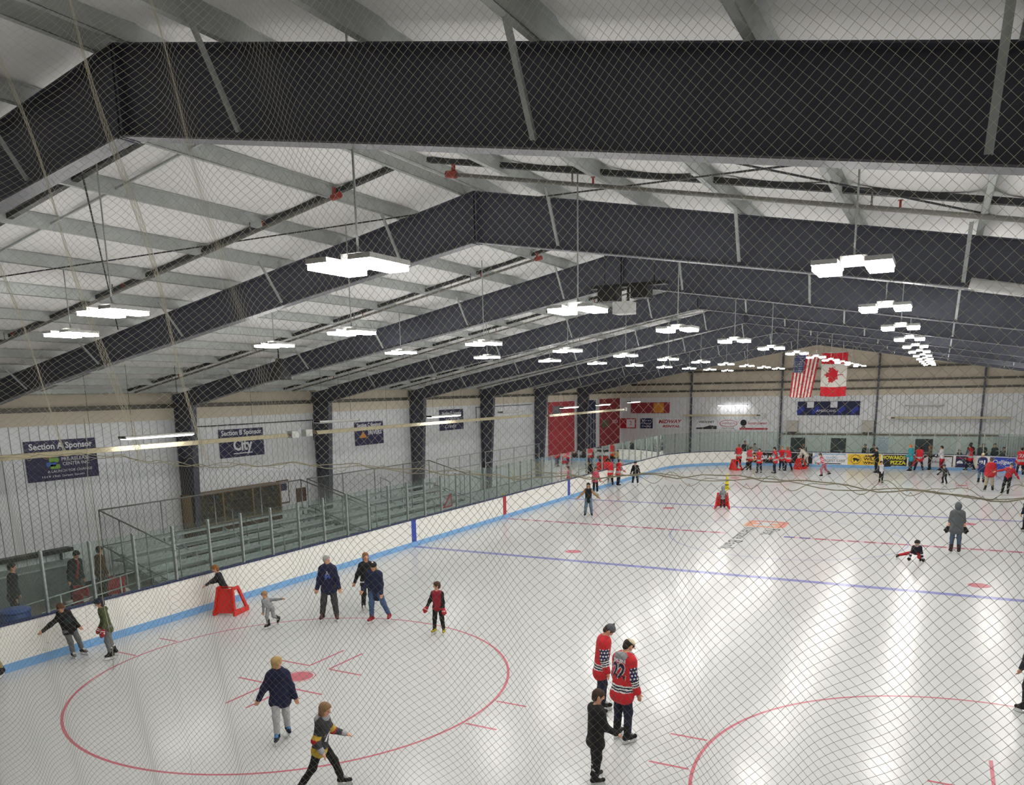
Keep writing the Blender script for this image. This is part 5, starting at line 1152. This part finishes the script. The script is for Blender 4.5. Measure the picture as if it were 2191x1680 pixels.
far('small child in dark clothes skating with bent knees', 2021, 1037, 150, 1.25, dict(top='33363c', pants='1d1e22', hair='1a1a1c', hat=('helmet', '3a3d44'), glove='1a1a1c'), lean=20, armL=(20, 40, 30), armR=(10, 36, 30), legL=(20, 10, 36), legR=(10, 8, 40))
far('person in red jersey and dark hooded top by the navy advert', 2075, 1009, 60, 1.86, jersey(sleeve='2a2a32', hair='2a2422', hat=('beanie', '3a3034', '3a3034', True)), legL=(16, 4, 14), legR=(-10, 6, 14))
i_ = far('person in blue jersey numbered 91 and jeans with a pale cap', 2098, 1035, 5, 1.82, dict(top='1f2b5e', pants='55697f', hair='c9b08a', hat=('cap', 'd9cdb0'), bulk=1.2, hem=.08, short=True, sbands=[(.7, .95, 'd8c25a')], hemc='1f2b5e'), lean=6, armL=(10, 10, 30), armR=(10, 10, 40))
decal(i_, '91', .34, SGNW, 'jersey_number', True, .52, .32, .02)
far('person in red jacket and khaki trousers seen from behind', 2115, 1052, 5, 1.88, dict(top='b8242c', pants='a89a7e', hair='5a3c2c', hem=.05, bulk=1.15), armL=(6, 8, 20), armR=(6, 12, 20), legL=(2, 6, 4), legR=(2, 6, 4))
far('person in red sweater and black trousers with arms spread', 2149, 1059, 170, 1.78, dict(top='b02530', pants='121214', hair='3a3a38', hat=('cap', '4a4d48'), hem=.04), lean=16, side=-8, tilt=-4, armR=(20, 60, 10), armL=(-6, 40, 8), legL=(10, 2, 16), legR=(14, 4, 20))
i_ = far('person in red jersey at the right end of the far boards', 2181, 1019, 10, 1.84, jersey(hair='2a201a'), legL=(-6, 8, 10), legR=(6, 6, 8))
decal(i_, '27', .32, SGNW, 'jersey_number', True, .56, .3, .01)
# --- spectators behind the far glass and beside the left boards
def spect(label, u, v, Ht, look, Y=None, X=None, rel=180, **k):
    d = ray(u, v)
    t = (Y-CAMP.y)/d.y if Y is not None else (X-CAMP.x)/d.x
    q = CAMP+d*t; return person(label, Vector((q.x, q.y, 0)), rel, Ht, look, near=False, skates=False, z0=-.03, **k)
DK = lambda c, **k: dict(dict(top=c, pants='1c1c20', hair='2a201a', boot='1a1a1a'), **k)
spect('spectator in black standing behind the glass over the leaning skater', 1593, 975, 1.85, DK('15161a'), Y=31.6)
spect('spectator in pale top behind the glass left of the first door', 1614, 975, 1.65, DK('b5b4ae', hair='4a3a30'), Y=31.6)
spect('spectator in grey beanie behind the glass by the bending skater', 1718, 975, 1.75, DK('3a3a3e', hat=('beanie', '3a3530', '3a3530', True)), Y=31.7)
spect('spectator in dark coat behind the glass left of the notice board', 1851, 975, 1.72, DK('2a2622'), Y=31.6, rel=150)
spect('spectator in dark coat beside the notice board', 1867, 975, 1.7, DK('24242a'), Y=31.6, rel=200)
spect('spectator bending low behind the glass near the navy advert', 2052, 977, 1.45, DK('4a443c', hair='6a6258'), Y=31.8, lean=20)
spect('spectator in charcoal jacket behind the glass right of the bent one', 2077, 976, 1.9, DK('2b2b2e'), Y=31.8, rel=150)
spect('spectator in dark green jacket behind the glass', 2102, 976, 1.88, DK('2c302c'), Y=31.8)
spect('spectator in black jacket with pale stripe at the gate', 2128, 980, 1.85, DK('17181c', sbands=[(.3, .45, WHT)]), Y=32.0, rel=140)
spect('spectator in grey coat in the far right corner', 2146, 982, 1.6, DK('3a3a40'), Y=32.0)
for k, (u, v, c, lab, Ht) in enumerate(((1204, 1012, '17181c', 'spectator in black on the platform past the bleachers', 1.7), (1216, 1004, '8a4a4a', 'spectator in dusty red coat on the platform', 1.65), (1250, 1000, '2a3a8a', 'spectator in blue top on the platform', 1.6), (1263, 1002, '5a2038', 'spectator in maroon jacket on the platform', 1.7), (1280, 998, '5a1a2c', 'spectator in wine red coat at the end of the platform', 1.75), (1332, 965, '5a2a30', 'spectator in dark red coat in the corner stands', 1.75), (1400, 968, '33363c', 'spectator in dark jacket in the corner stands', 1.7))):
    q = spect(lab, u, v, Ht, DK(c), X=-14.9 if k < 5 else -15.2, rel=-120)
    if k < 5: q['root'].location.z = .39
spect('person in dark jacket behind the glass near the blue barrel', 24, 1250, 1.78, DK('16171c'), X=-16.6, rel=-100)
spect('person in dark coat with a red stripe behind the glass', 158, 1232, 1.72, DK('17181f', zip='a03030', hair='231c18'), X=-17.2, rel=-140, lean=14, nod=20)
spect('person in brown jacket beside the chairs behind the glass', 214, 1225, 1.6, DK('5a3d18'), X=-17.4, rel=-60)

# ================================================================== SAFETY NETTING in front of the stands
def twine(name, c):
    m = mat(name, c, .8, 0, .08, 30.); N = m.node_tree.nodes; L = m.node_tree.links
    t = N.new('ShaderNodeBsdfTranslucent'); t.inputs[0].default_value = lin(c); mx = N.new('ShaderNodeMixShader'); mx.inputs[0].default_value = .55   # nylon lets light through
    L.new(N['Principled BSDF'].outputs[0], mx.inputs[1]); L.new(t.outputs[0], mx.inputs[2]); L.new(mx.outputs[0], N['Material Output'].inputs['Surface']); return m
NETM = twine('net_twine', 'aca695'); NETU = twine('net_twine_pale', 'eae6d6')
YNET = -30.3
def net(name, label, x0, x1, zlo, zhi, d, r, warp, knots, twine=None):
    ni = int((x1-x0)/(d/2)); nj = int((zhi-zlo)/(d/2))
    I, J = np.meshgrid(np.arange(ni+1), np.arange(nj+1), indexing='ij'); ok = ((I+J) % 2 == 0)
    x = x0+I*d/2; z = zlo+J*d/2
    X, Y, Z = warp(x, z)
    Pn = np.stack([X, Y, Z], -1)
    Pn[..., 2] = np.where(True, Pn[..., 2], 0)
    lim = np.array([[min(zhi, ztop(float(a))+.05) for a in x[:, 0]]]).T
    inside = ok & (z <= lim)
    E = []
    for di in (1, -1):
        i0 = I[max(0, -di):ni+1-max(0, di), :-1]; j0 = J[max(0, -di):ni+1-max(0, di), :-1]
        m = inside[i0, j0] & inside[i0+di, j0+1]; E.append(np.stack([Pn[i0, j0][m], Pn[i0+di, j0+1][m]], 1))
    E = np.concatenate(E); a, b = E[:, 0], E[:, 1]; t = b-a; t /= np.linalg.norm(t, axis=1)[:, None]
    u = np.cross(t, [0, 1., 0]); u /= np.linalg.norm(u, axis=1)[:, None]; v = np.cross(t, u); n = len(E); V = np.zeros((n, 6, 3))
    for k in range(3):
        o = (u*math.cos(2*PI*k/3)+v*math.sin(2*PI*k/3))*r; V[:, k] = a+o; V[:, 3+k] = b+o
    base = (np.arange(n)*6)[:, None]; Q = np.concatenate([base+np.array([[k, (k+1) % 3, 3+(k+1) % 3, 3+k]]) for k in range(3)])
    V = V.reshape(-1, 3)
    if knots:
        C = Pn[inside]; s_ = r*2.1; off = np.array([[1, 0, 0], [0, 1, 0], [0, 0, 1], [-1, 0, 0], [0, -1, 0], [0, 0, -1]])*s_
        KV = (C[:, None]+off[None]).reshape(-1, 3); kb = len(V)+(np.arange(len(C))*6)[:, None]
        KT = np.concatenate([kb+np.array([t_]) for t_ in ((0, 1, 2), (1, 3, 2), (3, 4, 2), (4, 0, 2), (1, 0, 5), (3, 1, 5), (4, 3, 5), (0, 4, 5))]); V = np.concatenate([V, KV])
    else: KT = np.zeros((0, 3), int)
    me = bpy.data.meshes.new(name); nq, nt = len(Q), len(KT); me.vertices.add(len(V)); me.vertices.foreach_set('co', V.astype(np.float32).ravel())
    me.loops.add(nq*4+nt*3); me.loops.foreach_set('vertex_index', np.concatenate([Q.ravel(), KT.ravel()]).astype(np.int32)); me.polygons.add(nq+nt)
    me.polygons.foreach_set('loop_start', np.concatenate([np.arange(nq)*4, nq*4+np.arange(nt)*3]).astype(np.int32)); me.polygons.foreach_set('loop_total', np.concatenate([np.full(nq, 4), np.full(nt, 3)]).astype(np.int32))
    me.materials.append(twine or NETM); me.update(calc_edges=True)
    o = link(name, me); return tag(o, label, 'netting', kind='stuff')
def warp_low(x, z):
    f = .018*np.sin(x*6.3+z*1.2)+.012*np.sin(x*15+z*2.5)
    g = np.where(x < 1.2, .03*np.sin((x+.2*z)*11), 0)
    return x+f+g, YNET+.05*np.sin(x*2.1)+.03*np.sin(x*7+z)+0*z, z+.010*np.sin(x*9+z*3)
def warp_up(x, z):
    a = np.clip((2.9-x)/1.5, 0, 1)
    return x+.012*np.sin(x*5+z*2)+a*.055*np.sin(x*9.5+z*3.2)+a*.03*np.sin(x*4+z*5.), YNET+.06*np.sin(x*2.1)+a*.08*np.sin(x*9.5+z*3.2+1), z+.012*np.sin(x*6+z*2.)
ZR = 5.69
net('safety_net', 'fine twine safety net stretched below the lacing rope', -1.9, 6.6, 2.5, ZR, .0435, .0008, warp_low, True)
net('safety_net', 'slack twine safety net hanging in folds above the lacing rope', -1.9, 6.6, ZR+.005, 9.0, .0435, .00075, warp_up, False, NETU)
rp = thing('lacing_rope', 'grey twisted rope lacing the two nets together', 'rope', (0, YNET, ZR))
b = MB(); xs = np.linspace(-1.9, 6.6, 170)
b.tube([(x, .05*math.sin(x*2.1)+.006*math.sin(x*40), .02*math.sin(x*3.1)+.008*math.sin(x*17)+.004*math.sin(x*33)) for x in xs], .0026, 6); b.build('strand', NETU, rp)
b = MB(); b.tube([(x, .05*math.sin(x*2.1)-.006*math.sin(x*40), .012*math.sin(x*3.1+.4)-.012*math.sin(x*13)) for x in xs], .002, 6); b.build('strand', NETU, rp)
b = MB(); b.tube([(x, .05*math.sin(x*2.1)+.004, .018*math.sin(x*31)+.012*math.sin(x*47)) for x in np.linspace(-1.9, 6.6, 600)], .0014, 4); b.build('lacing_cord', NETU, rp)
b = MB(); b.tube([(.55+.02*math.sin(z*9), .012, z) for z in np.linspace(-1.4, .25, 24)], .0022, 5); b.build('loose_cord', NETU, rp)
